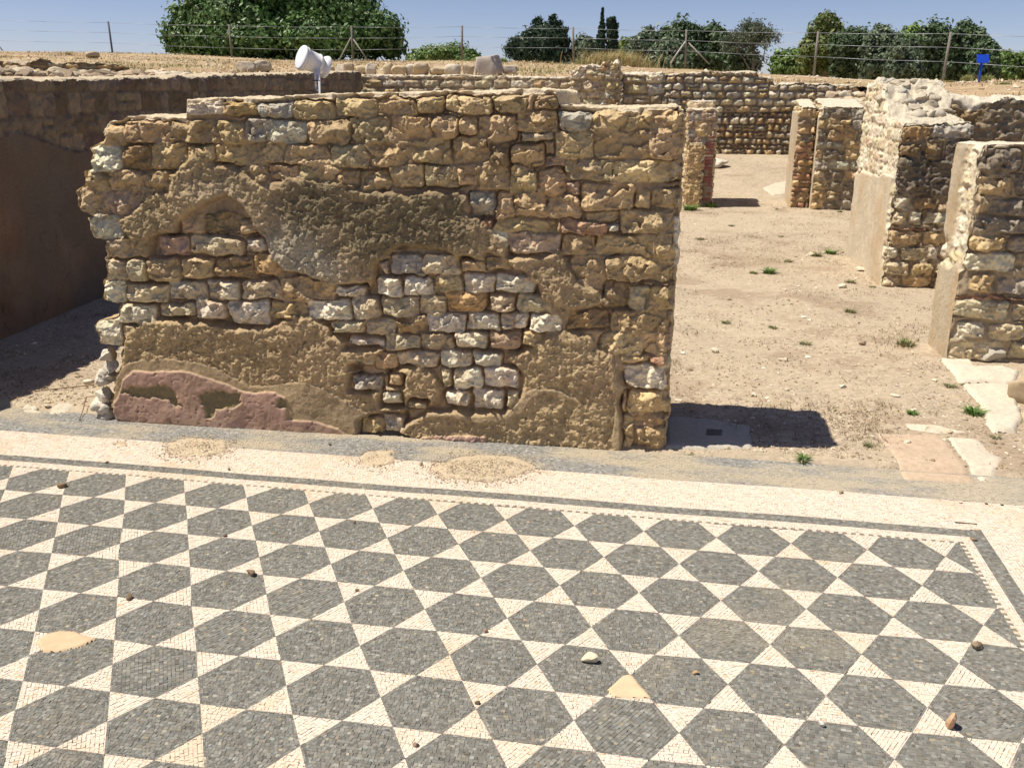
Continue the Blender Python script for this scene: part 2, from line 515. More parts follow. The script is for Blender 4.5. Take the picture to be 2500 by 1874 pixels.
# ================================================================== LARGE STRUCTURE
# ------------------------------------------------------------------ mosaic floor
LX, LY = -2.96678 * S, 16.60825 * S
R3 = math.sqrt(3)
def Lw(n, y):
    x, y = n * S + LX, y * S + LY                  # hand-laid: the setting-out wanders by a few millimetres
    return (x + .0045 * float(vn(x * 3.1, y * 3.1, 0, 71)) + .002 * float(vn(x * 9, y * 9, 0, 72)), y + .0045 * float(vn(x * 3.1, y * 3.1, 5, 73)) + .002 * float(vn(x * 9, y * 9, 5, 74)))

def clip_poly(poly, hp):
    """poly list of (x,y); hp (nx,ny,c) keep nx*x+ny*y>=c"""
    nx, ny, c = hp
    out = []
    m = len(poly)
    for i in range(m):
        p, q = poly[i], poly[(i + 1) % m]
        dp, dq = nx * p[0] + ny * p[1] - c, nx * q[0] + ny * q[1] - c
        if dp >= 0: out.append(p)
        if (dp >= 0) != (dq >= 0):
            t = dp / (dp - dq)
            out.append((p[0] + t * (q[0] - p[0]), p[1] + t * (q[1] - p[1])))
    return out

def halfplanes(poly):
    a = 0
    m = len(poly)
    for i in range(m):
        p, q = poly[i], poly[(i + 1) % m]
        a += p[0] * q[1] - q[0] * p[1]
    if a < 0: poly = poly[::-1]
    hp = []
    for i in range(m):
        p, q = poly[i], poly[(i + 1) % m]
        dx, dy = q[0] - p[0], q[1] - p[1]
        l = math.hypot(dx, dy)
        if l < 1e-6: continue
        nx, ny = -dy / l, dx / l
        hp.append((nx, ny, nx * p[0] + ny * p[1]))
    return hp

QUADS, QC, POLYS, PC = [], [], [], []
def fill(poly, kind, ang, tw=.0118, th=.0115, wav=0.0):
    """fill a convex polygon with rows of tesserae laid at the angle ang"""
    hp = halfplanes(poly)
    P = np.array(poly)
    c, s_ = math.cos(ang), math.sin(ang)
    U = P @ np.array([c, s_]); Vv = P @ np.array([-s_, c])
    u0, u1, v0, v1 = U.min() - .02, U.max() + .02, Vv.min() - .004, Vv.max() + .02
    rows = int((v1 - v0) / th) + 1
    v0 -= rng.uniform(0, th * .3)
    qs = []
    for r0 in range(rows):
        n = int((u1 - u0) / tw) + 3
        wd = rng.uniform(.72, 1.28, n) * tw
        e0 = u0 - rng.uniform(0, tw) + np.concatenate([[0], np.cumsum(wd)])
        vb = v0 + r0 * th
        q = np.empty((n, 4, 2))
        q[:, 0, 0] = e0[:-1]; q[:, 3, 0] = e0[:-1]; q[:, 1, 0] = e0[1:]; q[:, 2, 0] = e0[1:]
        wl = wav * np.sin(e0 * 40 + r0 * .7) if wav else 0 * e0
        q[:, 0, 1] = vb + wl[:-1]; q[:, 1, 1] = vb + wl[1:]; q[:, 2, 1] = vb + th + wl[1:]; q[:, 3, 1] = vb + th + wl[:-1]
        qs.append(q)
    q = np.concatenate(qs)
    q += rng.normal(0, .0006, q.shape)
    w = np.empty_like(q)
    w[..., 0] = q[..., 0] * c - q[..., 1] * s_
    w[..., 1] = q[..., 0] * s_ + q[..., 1] * c
    mn = np.full(w.shape[0], 9.0); anyout = np.zeros(w.shape[0], bool); allout = np.zeros(w.shape[0], bool)
    for (nx, ny, cc) in hp:
        dd = w[..., 0] * nx + w[..., 1] * ny - cc
        anyout |= (dd < 0).any(1)
        allout |= (dd.max(1) < .0022)
    ok = ~anyout
    QUADS.append(w[ok]); QC.append(np.full(ok.sum(), kind))
    for i in np.nonzero(anyout & ~allout)[0]:
        p = [tuple(v) for v in w[i]]
        for h in hp:
            p = clip_poly(p, h)
            if len(p) < 3: break
        if len(p) < 3: continue
        a = 0
        for j in range(len(p)):
            a += p[j][0] * p[(j + 1) % len(p)][1] - p[(j + 1) % len(p)][0] * p[j][1]
        if abs(a) / 2 < .05 * tw * th: continue
        POLYS.append(p); PC.append(kind)

def ringfill(poly, kind, ang, t=.0115):
    """one row of tesserae along every edge, then straight rows inside"""
    hp = halfplanes(poly)
    inner = list(poly)
    for (nx, ny, c) in hp:
        inner = clip_poly(inner, (nx, ny, c + t))
        if len(inner) < 3: break
    for (nx, ny, c) in hp:
        strip = clip_poly(list(poly), (-nx, -ny, -(c + t)))
        if len(strip) < 3: continue
        # mitre against the neighbouring strips: keep the part nearest to this edge
        for (mx, my, mc) in hp:
            if (mx, my, mc) == (nx, ny, c): continue
            strip = clip_poly(strip, (mx - nx, my - ny, mc - c))
            if len(strip) < 3: break
        if len(strip) < 3: continue
        fill(strip, kind, math.atan2(-nx, ny), th=t)
    if len(inner) >= 3: fill(inner, kind, ang)

X_R, Y_T = 1.138, 5 * R3 * S + LY                        # the field's right and far edges
Y_B, X_L = 1.25, -4.35
def clip_field(p):
    for h in ((-1, 0, -X_R), (0, -1, -Y_T), (1, 0, X_L), (0, 1, Y_B)):
        p = clip_poly(p, h)
        if len(p) < 3: return None
    return p
for k in range(-6, 5):
    for m in range(-16, 10):
        tx = .5 + 2 * m + (k % 2)
        T_ = (tx, (k + .5) * R3)
        up = [Lw(tx - .5, k * R3), Lw(tx + .5, k * R3), Lw(*T_)]
        dn = [Lw(tx - .5, (k + 1) * R3), Lw(*T_), Lw(tx + .5, (k + 1) * R3)]
        cx, cy = tx + 1, (k + .5) * R3
        hx = [Lw(cx + math.cos(math.radians(60 * i)), cy + math.sin(math.radians(60 * i))) for i in range(6)]
        for p, kd in ((up, 'w'), (dn, 'w'), (hx, 'g')):
            p = clip_field(p)
            if p is None: continue
            if kd == 'g': ringfill(p, 'g', rng.choice([0, 0, 0, 0, 0, 0, math.radians(60), math.radians(-60)]) + rng.normal(0, .01))
            else: fill(p, 'w', (math.radians(60) if rng.random() < .35 else (math.radians(-60) if rng.random() < .3 else 0)) + rng.normal(0, .02), tw=.0125, th=.0112)
def rect(x0, y0, x1, y1): return [(x0, y0), (x1, y0), (x1, y1), (x0, y1)]
XO = 2.9
yd = Y_T + .014
n_t = int((X_R - X_L) / .033)
for i in range(n_t + 1):                                 # little teeth along the far edge
    x = X_R + .012 - i * .033
    fill(rect(x - .017, Y_T, x, yd), 'd', 0, th=.014)
    fill(rect(x - .033, Y_T, x - .017, yd), 'w', 0, th=.014)
for i in range(int((Y_T - Y_B) / .033) + 1):             # and along the right edge
    y = Y_T - i * .033
    fill(rect(X_R, y - .017, X_R + .016, y), 'w', 0, tw=.016)
    fill(rect(X_R, y - .033, X_R + .016, y - .017), 'd', 0, tw=.016)
xa = X_R + .016
G0, G1 = 3.603, 3.665
fill(rect(X_L, yd, 1.19, G0), 'w', 0, th=.0122, wav=.0006)
fill(rect(xa, Y_B, 1.19, yd), 'w', math.pi / 2, th=.0118)
fill(rect(X_L, G0, 1.19, G1), 'g', 0, th=.0124)
fill(rect(1.19, Y_B, 1.252, G1), 'g', math.pi / 2, th=.0124)
fill(rect(X_L, G1, 1.252, 3.957), 'w', 0, th=.0122, wav=.0012)
fill(rect(1.252, Y_B, XO, 3.957), 'w', math.pi / 2, th=.0122, wav=.0012)
fill(rect(X_L, 3.957, XO, 4.27), 'e', 0, tw=.013, th=.013)

def build_mosaic():
    Q = np.concatenate(QUADS); K = np.concatenate(QC)
    n = len(Q)
    gr = (.40, .33, .235)
    def tcol(kinds, cx, cy):
        m = len(kinds)
        c = np.empty((m, 3))
        rnd = rng.normal(0, 1, m); r2 = rng.normal(0, 1, m)
        wc = np.array([.69, .585, .485]); gc = np.array([.195, .19, .168])
        dust = np.clip(fbm(cx * 2.2, cy * 2.2, 0, 91, 4) * 1.5 - .78, 0, .4)
        und = fbm(cx * 1.1, cy * 1.1, 0, 92, 3)
        for i, kd in enumerate(('w', 'g', 'd', 'e')):
            s_ = kinds == kd
            if kd == 'w':
                b = wc[None] * (1 + .035 * rnd[s_] + .03 * und[s_])[:, None]
                b[:, 2] *= 1 + .02 * r2[s_]
                wst = np.clip(fbm(cx[s_] * 3.3, cy[s_] * 3.3, 0, 93, 5, .6) * 1.5 - .25, 0, .6)[:, None]
                b = b * (1 - wst) + b * np.array([.93, .84, .70]) * wst
                o_ = (rng.random(s_.sum()) < .02)[:, None]
                b = np.where(o_, b * np.array([.93, .82, .66]), b)
            elif kd == 'g':
                b = gc[None] * np.exp(.20 * rnd[s_] + .05 * und[s_])[:, None]
                b *= np.stack([1 + .025 * r2[s_], np.ones(s_.sum()), 1 - .03 * r2[s_]], 1)
                o_ = rng.random(s_.sum())
                b = np.where((o_ < .015)[:, None], b * np.array([1.5, 1.35, 1.1]), b)
            elif kd == 'd':
                b = np.array([.24, .215, .165])[None] * np.exp(.12 * rnd[s_])[:, None]
            else:
                b = np.array([.27, .265, .245])[None] * np.exp(.17 * rnd[s_])[:, None]
                sand = np.clip(fbm(cx[s_] * 3.0 + 5, cy[s_] * 9, 0, 95, 4) * 1.9 + .22 + (cx[s_] > -.6) * .12, 0, .85)[:, None]
                b = b * (1 - sand) + np.array([.47, .40, .29])[None] * sand
            if kd in 'g':
                dd = dust[s_][:, None] * .8
                b = b * (1 - dd) + np.array([.38, .32, .225])[None] * dd
            c[s_] = b
        return np.clip(c, 0.01, .86)
    cen = Q.mean(1)
    # cut the floor's broken spots: the mortar repairs and bare hollows
    keep = np.ones(n, bool)
    cq = tcol(K, cen[:, 0], cen[:, 1])
    hgt = rng.normal(0, .0005, n); tx = rng.normal(0, .035, n); ty = rng.normal(0, .035, n)
    und = .006 * fbm(cen[:, 0] * 1.6, cen[:, 1] * 1.6, 0, 99, 3) * sstep(0, .3, 4.27 - cen[:, 1])
    gapw = np.where(K == 'g', .00055, .00045)
    dv = Q - cen[:, None, :]
    top = cen[:, None, :] + dv * (1 - .10)
    zt = (hgt + und)[:, None] + dv[..., 0] * tx[:, None] + dv[..., 1] * ty[:, None]
    bot = Q
    vt = np.concatenate([top, zt[..., None]], -1)
    vb = np.concatenate([bot, (und - .0014)[:, None, None] * np.ones((n, 4, 1))], -1)
    V = np.concatenate([vt, vb], 1).reshape(-1, 3)
    base = (np.arange(n) * 8)[:, None]
    f = np.array([[0, 1, 2, 3], [4, 5, 1, 0], [5, 6, 2, 1], [6, 7, 3, 2], [7, 4, 0, 3]])
    F = (base[:, :, None] + f[None]).reshape(-1, 4)
    # orient: make tops face up
    ar = (Q[:, 1, 0] - Q[:, 0, 0]) * (Q[:, 2, 1] - Q[:, 0, 1]) - (Q[:, 1, 1] - Q[:, 0, 1]) * (Q[:, 2, 0] - Q[:, 0, 0])
    C = np.empty((n, 8, 3)); C[:, :4] = cq[:, None, :]
    gcol = np.where((K == 'w')[:, None], np.array([.42, .35, .25])[None], np.array([.34, .31, .25])[None])
    C[:, 4:] = gcol[:, None, :]
    C = C.reshape(-1, 3)
    loops = [F.ravel()]; sizes = [np.full(len(F), 4)]
    off = len(V)
    Vp, Cp, Lp, Sp = [], [], [], []
    PK = np.array(PC)
    pc = np.array([np.mean(p, axis=0) for p in POLYS])
    cp = tcol(PK, pc[:, 0], pc[:, 1])
    upol = .006 * fbm(pc[:, 0] * 1.6, pc[:, 1] * 1.6, 0, 99, 3) * sstep(0, .3, 4.27 - pc[:, 1])
    for i, p in enumerate(POLYS):
        P = np.array(p)
        a = 0
        m = len(P)
        x, y = P[:, 0], P[:, 1]
        a = np.sum(x * np.roll(y, -1) - np.roll(x, -1) * y)
        if a < 0: P = P[::-1]
        c = pc[i]
        u = upol[i]
        t = c + (P - c) * .90
        zz = u + rng.normal(0, .0004)
        for j in range(m): Vp.append((t[j, 0], t[j, 1], zz)); Cp.append(cp[i])
        g_ = (.42, .35, .25) if PK[i] == 'w' else (.34, .31, .25)
        for j in range(m): Vp.append((P[j, 0], P[j, 1], u - .0014)); Cp.append(g_)
        Lp.extend(range(off, off + m)); Sp.append(m)
        for j in range(m):
            k = (j + 1) % m
            Lp.extend((off + m + j, off + m + k, off + k, off + j)); Sp.append(4)
        off += 2 * m
    V = np.concatenate([V, np.array(Vp)]); C = np.concatenate([C, np.array(Cp)])
    loops.append(np.array(Lp)); sizes.append(np.array(Sp))
    o = mesh_obj('mosaic_floor', V, None, M_TESS, None, C, smooth=False, loops=np.concatenate(loops), sizes=np.concatenate(sizes))
    tag(o, kind='structure')
    return o
build_mosaic()
# bedding mortar below the tesserae
bx = np.array([[X_L - 2, Y_B - 3, -.0085], [XO + 3, Y_B - 3, -.0085], [XO + 3, 4.28, -.0085], [X_L - 2, 4.28, -.0085]])
tag(mesh_obj('floor_bedding', bx, np.array([[0, 1, 2, 3]]), M_EARTH, None, np.tile((.40, .34, .25), (4, 1)), smooth=False), kind='structure')

# ------------------------------------------------------------------ bare ground of the rooms
def lowz(x, y):
    z = .42 * sstep(15.5, 19.8, y) * sstep(-3, 0, x) + .012 * fbm(x * 1.2, y * 1.2, 0, 5, 3) * sstep(4.3, 5, y)
    z = z + .006 * fbm(x * 9, y * 9, 0, 6, 3) * sstep(4.28, 4.5, y)
    n_ = .022 * fbm(x * 3.1, y * 0, 0, 8, 3)
    z = z - .022 + .040 * sstep(4.235, 4.33, y + n_) * (1 - .35 * sstep(4.34, 4.6, y))
    return z
def ground_cols(x, y):
    base = np.array([.44, .36, .26])
    c = base[None] * (1 + .10 * fbm(x * 1.3, y * 1.3, 0, 21, 4))[:, None]
    br = np.clip(fbm(x * 2.1, y * 2.1, 3, 22, 5, .65) * 2.6 - .35, 0, .6)[:, None]
    c = c * (1 - br) + np.array([.305, .225, .155])[None] * br
    sp = (h3((x * 160).astype(np.int64), (y * 160).astype(np.int64), np.zeros(x.shape, np.int64), 3))
    c = c * (.9 + .2 * sp)[:, None]
    pale = np.clip(fbm(x * .7 + 9, y * .7, 3, 23, 3) * 1.6 - .1, 0, .5)[:, None]
    c = c * (1 - pale) + np.array([.50, .415, .30])[None] * pale
    return c
def sheet(name, xs, ys, zf, cf, mat, kind='structure'):
    X, Y = np.meshgrid(xs, ys, indexing='ij')
    x, y = X.ravel(), Y.ravel()
    V = np.stack([x, y, zf(x, y)], 1)
    nx, ny = len(xs), len(ys)
    idx = np.arange(nx * ny).reshape(nx, ny)
    q = np.stack([idx[:-1, :-1], idx[1:, :-1], idx[1:, 1:], idx[:-1, 1:]], -1).reshape(-1, 4)
    o = mesh_obj(name, V, q, mat, None, cf(x, y))
    tag(o, kind=kind)
    return o
ys = np.concatenate([np.arange(4.19, 4.5, .012), np.arange(4.5, 9, .02), np.arange(9, 21, .06)])
sheet('ground', np.arange(-6.5, 7.0, .03), ys, lowz, ground_cols, M_EARTH)

# ------------------------------------------------------------------ bank behind the ruins
CTRL = np.array([(-5.3, 1, 1.60), (-5.3, 4, 1.62), (-5.6, 8, 1.66), (-8, 6, 1.74), (-12, 10, 1.95), (-14, 2, 1.8), (-6.3, 14, 1.80), (-20, 20, 2.38), (-30, 30, 2.8), (-21.2, 34, 2.82),
                 (-16, 33, 2.64), (-11.1, 32, 2.5), (-7.4, 32, 2.62), (-3.6, 31, 2.58), (-.1, 30, 2.44), (3.3, 27, 2.18), (5.8, 24, 1.99), (5.2, 19, 1.83),
                 (-5.5, 17.3, 1.84), (-2, 17.5, 1.86), (0, 20.6, 1.9), (2, 20.6, 1.78), (4.2, 20.6, 1.72), (4, 13.6, 1.6), (6, 13, 1.58), (5, 16, 1.68), (9, 13, 1.62),
                 (9, 24, 2.12), (13, 30, 2.35), (7.5, 29, 2.22), (20, 24, 2.3), (-3, 24, 2.15), (-10, 22, 2.1), (3, 23, 1.95)])
def tps_fit(P):
    n = len(P)
    d = np.hypot(P[:, None, 0] - P[None, :, 0], P[:, None, 1] - P[None, :, 1])
    K = np.where(d > 0, d * d * np.log(d + 1e-9), 0) + np.eye(n) * 2.0
    Q = np.concatenate([np.ones((n, 1)), P[:, :2]], 1)
    A = np.block([[K, Q], [Q.T, np.zeros((3, 3))]])
    return np.linalg.solve(A, np.concatenate([P[:, 2], np.zeros(3)]))
TW = tps_fit(CTRL)
def bankz(x, y, rough=True):
    x = np.asarray(x, float); y = np.asarray(y, float)
    z = TW[-3] + TW[-2] * x + TW[-1] * y
    for i, p in enumerate(CTRL):
        d = np.hypot(x - p[0], y - p[1])
        z = z + TW[i] * d * d * np.log(d + 1e-9)
    crest = 35.5 - .55 * np.clip(x + 20, 0, 30)
    over = np.clip(y - crest, 0, 200)
    z = np.clip(z, 1.3, 2.9) - over * .05 - np.clip(over - 10, 0, 200) * .12
    z = np.maximum(z, -6)
    if rough:
        z = z + .035 * fbm(x * 1.1, y * 1.1, 0, 31, 4, .6)
    return z
def bank_cols(x, y):
    c = np.array([.46, .345, .21])[None] * (1 + .13 * fbm(x * .9, y * .9, 0, 32, 4, .6))[:, None]
    g = np.clip(fbm(x * .55, y * .8, 4, 33, 4) * 2.0 - .1, 0, .55)[:, None]
    c = c * (1 - g) + np.array([.40, .33, .17])[None] * g
    rd = np.clip(fbm(x * .5 + 3, y * .7, 4, 34, 4, .6) * 2.4 + .1, 0, .75)[:, None]
    c = c * (1 - rd) + np.array([.36, .25, .155])[None] * rd
    # pale sandy track on the right
    tr = (sstep(0, 1.2, 2.8 - np.abs(y - (25.8 - .55 * (x - 3)))) * sstep(.5, 2.5, x))[:, None]
    c = c * (1 - tr) + np.array([.62, .53, .40])[None] * tr
    return c
xs = np.concatenate([np.arange(-60, -24, 1.0), np.arange(-24, 16, .11), np.arange(16, 60, 1.0)])
ys2 = np.concatenate([np.arange(-2, 4, .4), np.arange(4, 38, .12), np.arange(38, 120, 2.0)])
def inroom(x, y):
    """points that belong to the sunken rooms (no bank there)"""
    left = -4.87 - .0927 * (y - 5.5)
    yb = np.where(x < -1.9, 17.0, np.where(x < 3.9, 20.25, 12.0))
    yb = np.where((x > 3.1) & (x <= 3.9), 12.9, yb)
    return (x > left) & (y < yb)
def bank():
    X, Y = np.meshgrid(xs, ys2, indexing='ij')
    x, y = X.ravel(), Y.ravel()
    V = np.stack([x, y, bankz(x, y)], 1)
    nx, ny = len(xs), len(ys2)
    idx = np.arange(nx * ny).reshape(nx, ny)
    q = np.stack([idx[:-1, :-1], idx[1:, :-1], idx[1:, 1:], idx[:-1, 1:]], -1).reshape(-1, 4)
    ins = inroom(x, y)
    q = q[~ins[q].any(1)]
    u, inv = np.unique(q, return_inverse=True)
    o = mesh_obj('bank_terrain', V[u], inv.reshape(q.shape), M_BANK, None, bank_cols(x[u], y[u]))
    tag(o, kind='structure')
bank()
fz = np.array([[-3000, 60, -6.3], [3000, 60, -6.3], [3000, 4000, -6.3], [-3000, 4000, -6.3]])
tag(mesh_obj('far_plain', fz, np.array([[0, 1, 2, 3]]), M_BANK, None, np.tile((.2, .2, .1), (4, 1)), smooth=False), kind='structure')

# ================================================================== MAIN WALL (traced stone by stone)
BL, BR = gp(272, 1023), gp(1628, 1104)
wdir = (BR - BL); wdir[2] = 0
WANG = math.atan2(wdir[1], wdir[0])
we = np.array([math.cos(WANG), math.sin(WANG), 0]); wn = np.array([we[1], -we[0], 0])
WL = 3.0
ORG = BR - we * WL                                           # a runs 0..3.0, right end at a = 3.0
def wa(u, v):
    p = onp(u, v, BR, wn)
    return float((p - ORG) @ we), float(p[2])
K4 = 900 / 2212
def Z4(x, y): return (x * K4, 200 + y * K4)
def Z5(x, y): return (800 + x * K4, 200 + y * K4)
def Z6(x, y): return (x * K4, 600 + y * K4)
def Z7(x, y): return (800 + x * K4, 600 + y * K4)
TR = {
 'Z4': """w 1098 100 1320 195;o 1322 95 1520 205;g 1525 95 1738 222;t 1742 90 1988 225;t 590 235 735 385;t 725 215 1000 370;t 1005 225 1290 370;
t 1310 240 1460 375;g 1465 225 1590 360;w 1595 230 1820 370;t 1830 230 2090 375;w 515 385 720 550;b 730 385 890 525;t 895 375 1110 530;t 1115 385 1270 480;t 1280 380 1470 490;
t 1475 370 1695 490;t 1705 380 1970 500;y 472 530 640 655;t 650 530 850 655;t 850 535 1000 650;o 1005 560 1110 620;t 1440 500 1600 600;t 1610 500 1780 600;y 415 645 615 795;p 620 655 830 800;t 835 640 1000 720;
w 490 800 720 950;l 600 945 830 1060;p 925 930 1130 1045;l 1135 925 1450 1048;w 1455 930 1590 1025;b 1218 790 1420 905 -.014;t 1075 800 1214 915 -.01;t 1424 820 1530 910 -.008;
l 603 1063 755 1200;l 760 1063 868 1210;y 872 1055 1065 1210;y 1070 1055 1275 1185;b 1280 1060 1512 1180;o 1518 1035 1690 1170;t 1200 500 1300 600;y 1790 505 1900 620;t 1905 505 2050 610""",
 'Z5': """t 30 75 284 212;t 288 75 516 205;t 520 80 692 190;t 700 72 985 190;t 990 70 1195 185;b 1235 65 1375 165;t 1130 170 1385 305;g 1390 165 1590 300;t 1594 150 1865 290;t 1870 150 1938 292;t 1942 150 2160 300;
y 0 235 122 370;y 130 210 362 368;t 376 200 618 355;t 624 205 780 345;t 785 205 892 330;t 898 200 1126 350;l 1155 305 1352 355;y 5 380 242 515;t 250 365 505 510;t 510 335 736 495;t 742 335 966 495;b 970 355 1088 510;
t 1098 375 1292 502;t 1356 300 1592 475;t 1600 300 1932 466;t 1940 300 2160 468;p 1300 455 1430 505;t 180 530 370 660;y 374 500 568 640;y 578 500 782 630;t 786 530 880 620;t 884 510 1086 655;t 1090 505 1250 680;t 1254 512 1425 680;
y 1420 470 1708 592;y 1714 475 2150 602;g 845 665 1000 805;t 1005 665 1115 820;t 1119 660 1312 812;t 1316 680 1512 822;t 1516 610 1842 772;t 1846 640 1930 768;t 1936 640 2140 762;r 925 820 992 872;y 1005 820 1372 905;
r 1390 830 1666 922;w 1668 855 1746 896;y 1750 778 2140 912;t 1540 775 1735 835;w 860 895 1078 1000;p 1085 905 1392 1032;t 1396 920 1598 1046;t 1602 920 1948 1048;t 1976 900 2125 1052;
t 10 530 175 640;p 1430 600 1510 680;t 1380 820 1395 900""",
 'Z7': """g 370 55 575 187;l 562 50 795 180;t 803 95 948 160;t 958 70 1095 142;w 315 90 358 188;w 283 190 450 312;w 455 190 637 305;y 639 178 807 290;w 813 170 1000 290;w 1003 170 1250 290;t 1462 70 1652 216;t 1672 70 2115 212;
w 0 330 135 450;l 138 310 312 447;l 314 305 545 432;l 548 300 702 420;o 708 285 944 407;l 960 300 1122 402;l 1128 290 1355 417;b 1650 218 1800 372 -.01;l 1800 240 1932 386;t 1936 235 2100 388;
l 15 450 206 532;l 208 440 406 547;b 410 430 592 528;w 596 410 822 527;w 826 408 1030 520;w 1032 405 1200 517;w 1204 415 1405 522;b 1438 382 1690 502;t 1698 390 2095 532;w 120 553 332 607;l 330 530 553 627;l 555 530 750 627;
w 756 525 964 622;p 968 525 1162 628;t 1164 520 1305 612;y 1620 525 1882 656;t 1895 530 2085 662;l 143 650 277 722;t 279 640 412 742;l 414 635 660 737;w 662 630 862 737;w 864 635 1052 737;t 1760 660 1922 702;r 1925 665 2075 707;
w 745 735 927 867;w 932 735 1150 857;l 673 735 740 852;w 1783 722 2058 862;w 690 865 850 977;w 863 865 1062 987;l 1072 870 1155 977;g 140 780 327 872;t 363 775 442 842;t 1800 878 2055 1004;w 328 880 442 962;l 473 930 592 977;
t 203 1040 330 1132;w 328 1015 458 1122;t 1838 1015 2055 1092;t 1858 1096 2045 1242;t 1765 875 1795 1000;t 140 945 200 1000;t 1700 400 1712 500;t 1770 1010 1830 1240""",
 'Z6': """w 578 210 738 345;l 742 230 1000 345;w 1000 210 1235 335;w 1234 210 1434 325;l 1438 203 1680 332;t 1680 195 1875 347;t 1878 225 2010 322;w 2013 245 2200 324;w 675 345 938 477;l 945 345 1165 432;w 1168 330 1352 442;
w 1357 325 1622 477;t 1620 345 1845 442;w 1845 330 2100 452;w 560 450 728 612;l 1985 455 2172 532;w 2102 325 2212 450;l 730 480 860 560;w 640 612 720 700;w 590 715 700 840;w 560 835 680 975;t 1700 470 1980 560;l 600 880 700 985"""}
stones = []
for k, fn in (('Z4', Z4), ('Z5', Z5), ('Z6', Z6), ('Z7', Z7)):
    for it in TR[k].replace('\n', '').split(';'):
        q = it.split()
        x0, y0, x1, y1 = map(float, q[1:5])
        a_0 = wa(*fn(x0, (y0 + y1) / 2))[0]; a_1 = wa(*fn(x1, (y0 + y1) / 2))[0]
        z_0 = wa(*fn((x0 + x1) / 2, y1))[1]; z_1 = wa(*fn((x0 + x1) / 2, y0))[1]
        g_ = -.0015 if (q[0] in 'wlgyp' and z_1 < 1.02 and a_0 < 2.45) else .0025
        stones.append((a_0 - g_, z_0 - g_, a_1 + g_, z_1 + g_, q[0], float(q[5]) if len(q) > 5 else (0.004 if q[0] in 'wl' and z_0 < .9 else 0.0)))
# the last column reaches the wall's end
stones = [(s[0], s[1], WL + .02 if s[2] > WL - .045 else s[2], s[3], s[4], s[5]) for s in stones]
SH = stone_shapes(stones, 11)
def poly(fn, pts): return [wa(*fn(*p)) for p in pts]
P1 = (poly(Z4, [(1070, 480), (1180, 400), (1290, 480), (1430, 510), (1600, 600), (1700, 560), (1960, 590), (2100, 560), (2212, 600)]) +
      poly(Z5, [(60, 590), (210, 640), (330, 640), (500, 640), (760, 640), (850, 680), (850, 780), (930, 815), (990, 875), (1080, 960), (1090, 1030), (1280, 1040), (1390, 980), (1440, 1060), (1480, 1150)]) +
      poly(Z7, [(1500, 220), (1640, 260), (1700, 340), (1720, 400), (1650, 380), (1470, 400), (1430, 440), (1440, 500), (1600, 530), (1630, 590), (1720, 640), (1760, 780), (1800, 850), (1760, 950), (1790, 1040), (1780, 1260),
                (1640, 1290), (960, 1230), (500, 1180), (410, 1140), (450, 1060), (600, 970), (780, 980), (870, 990), (1060, 980), (1150, 880), (1150, 780), (1060, 690), (1090, 630), (1180, 610), (1300, 540), (1410, 510), (1400, 450),
                (1350, 380), (1270, 310), (1240, 240), (1160, 170), (1100, 150), (1080, 110), (950, 60), (960, 120), (800, 92), (790, 125), (690, 55), (580, 30), (440, 25), (370, 60), (355, 90), (300, 110), (290, 190), (250, 290), (180, 265)]) +
      poly(Z6, [(2190, 240), (2010, 250), (1870, 210), (1690, 160), (1600, 50)]) +
      poly(Z4, [(1560, 950), (1520, 900), (1440, 760), (1350, 700), (1240, 735), (1160, 790), (1080, 860), (1060, 930), (920, 940), (910, 1060), (860, 1080), (810, 1040), (760, 960), (720, 900), (690, 820), (830, 720), (850, 655), (1000, 640), (1000, 580)]))
P2 = (poly(Z6, [(660, 1060), (655, 900), (690, 700), (740, 520), (830, 445), (960, 420), (1200, 440), (1420, 480), (1600, 475), (1700, 420), (1860, 410), (1940, 450), (1990, 520), (2090, 565), (2150, 600)]) +
      poly(Z7, [(110, 605), (345, 605), (350, 640), (260, 700), (150, 730), (250, 770), (350, 765), (440, 720), (560, 700), (640, 760), (690, 850), (685, 955), (600, 985), (500, 1010), (320, 1020), (200, 1060), (215, 1140), (150, 1170), (0, 1170)]) + poly(Z6, [(1700, 1150), (1200, 1110)]))
# bare stones showing inside the lower patch
H2 = [poly(Z7, [(140, 860), (150, 790), (230, 770), (320, 790), (325, 860), (230, 875)]), poly(Z7, [(325, 960), (335, 890), (430, 890), (440, 960), (380, 970)]), poly(Z7, [(475, 975), (500, 930), (590, 935), (580, 980)]), poly(Z7, [(360, 835), (370, 780), (435, 785), (440, 840)])]
PPK = poly(Z6, [(676, 1070), (688, 940), (720, 900), (740, 800), (800, 735), (960, 745), (1080, 740), (1200, 760), (1330, 810), (1470, 860), (1530, 872), (1660, 868), (1725, 900), (1730, 1030), (1900, 1050), (2040, 1080), (2090, 1130), (2110, 1180), (1700, 1160), (1200, 1120)])
PPK2 = poly(Z7, [(520, 1195), (560, 1140), (680, 1125), (800, 1130), (960, 1145), (960, 1235)])
BARE = [poly(Z6, [(740, 850), (850, 825), (990, 835), (1050, 870), (1080, 920), (1120, 965), (1060, 950), (990, 935), (900, 925), (830, 900), (740, 880)]), poly(Z6, [(1215, 880), (1260, 850), (1380, 880), (1470, 870), (1465, 950), (1400, 975), (1310, 985), (1290, 1040), (1255, 1040), (1250, 960), (1215, 930)]),
        poly(Z6, [(1650, 900), (1720, 900), (1835, 850), (1830, 1020), (1730, 1030), (1720, 960), (1650, 950)])]
BAND = poly(Z6, [(650, 1060), (655, 900), (700, 760), (760, 700), (860, 670), (1000, 672), (1180, 690), (1300, 720), (1400, 780), (1500, 830), (1600, 835), (1700, 815), (1830, 810), (1960, 850), (2080, 930), (2212, 1000), (2212, 1180), (1200, 1120)])
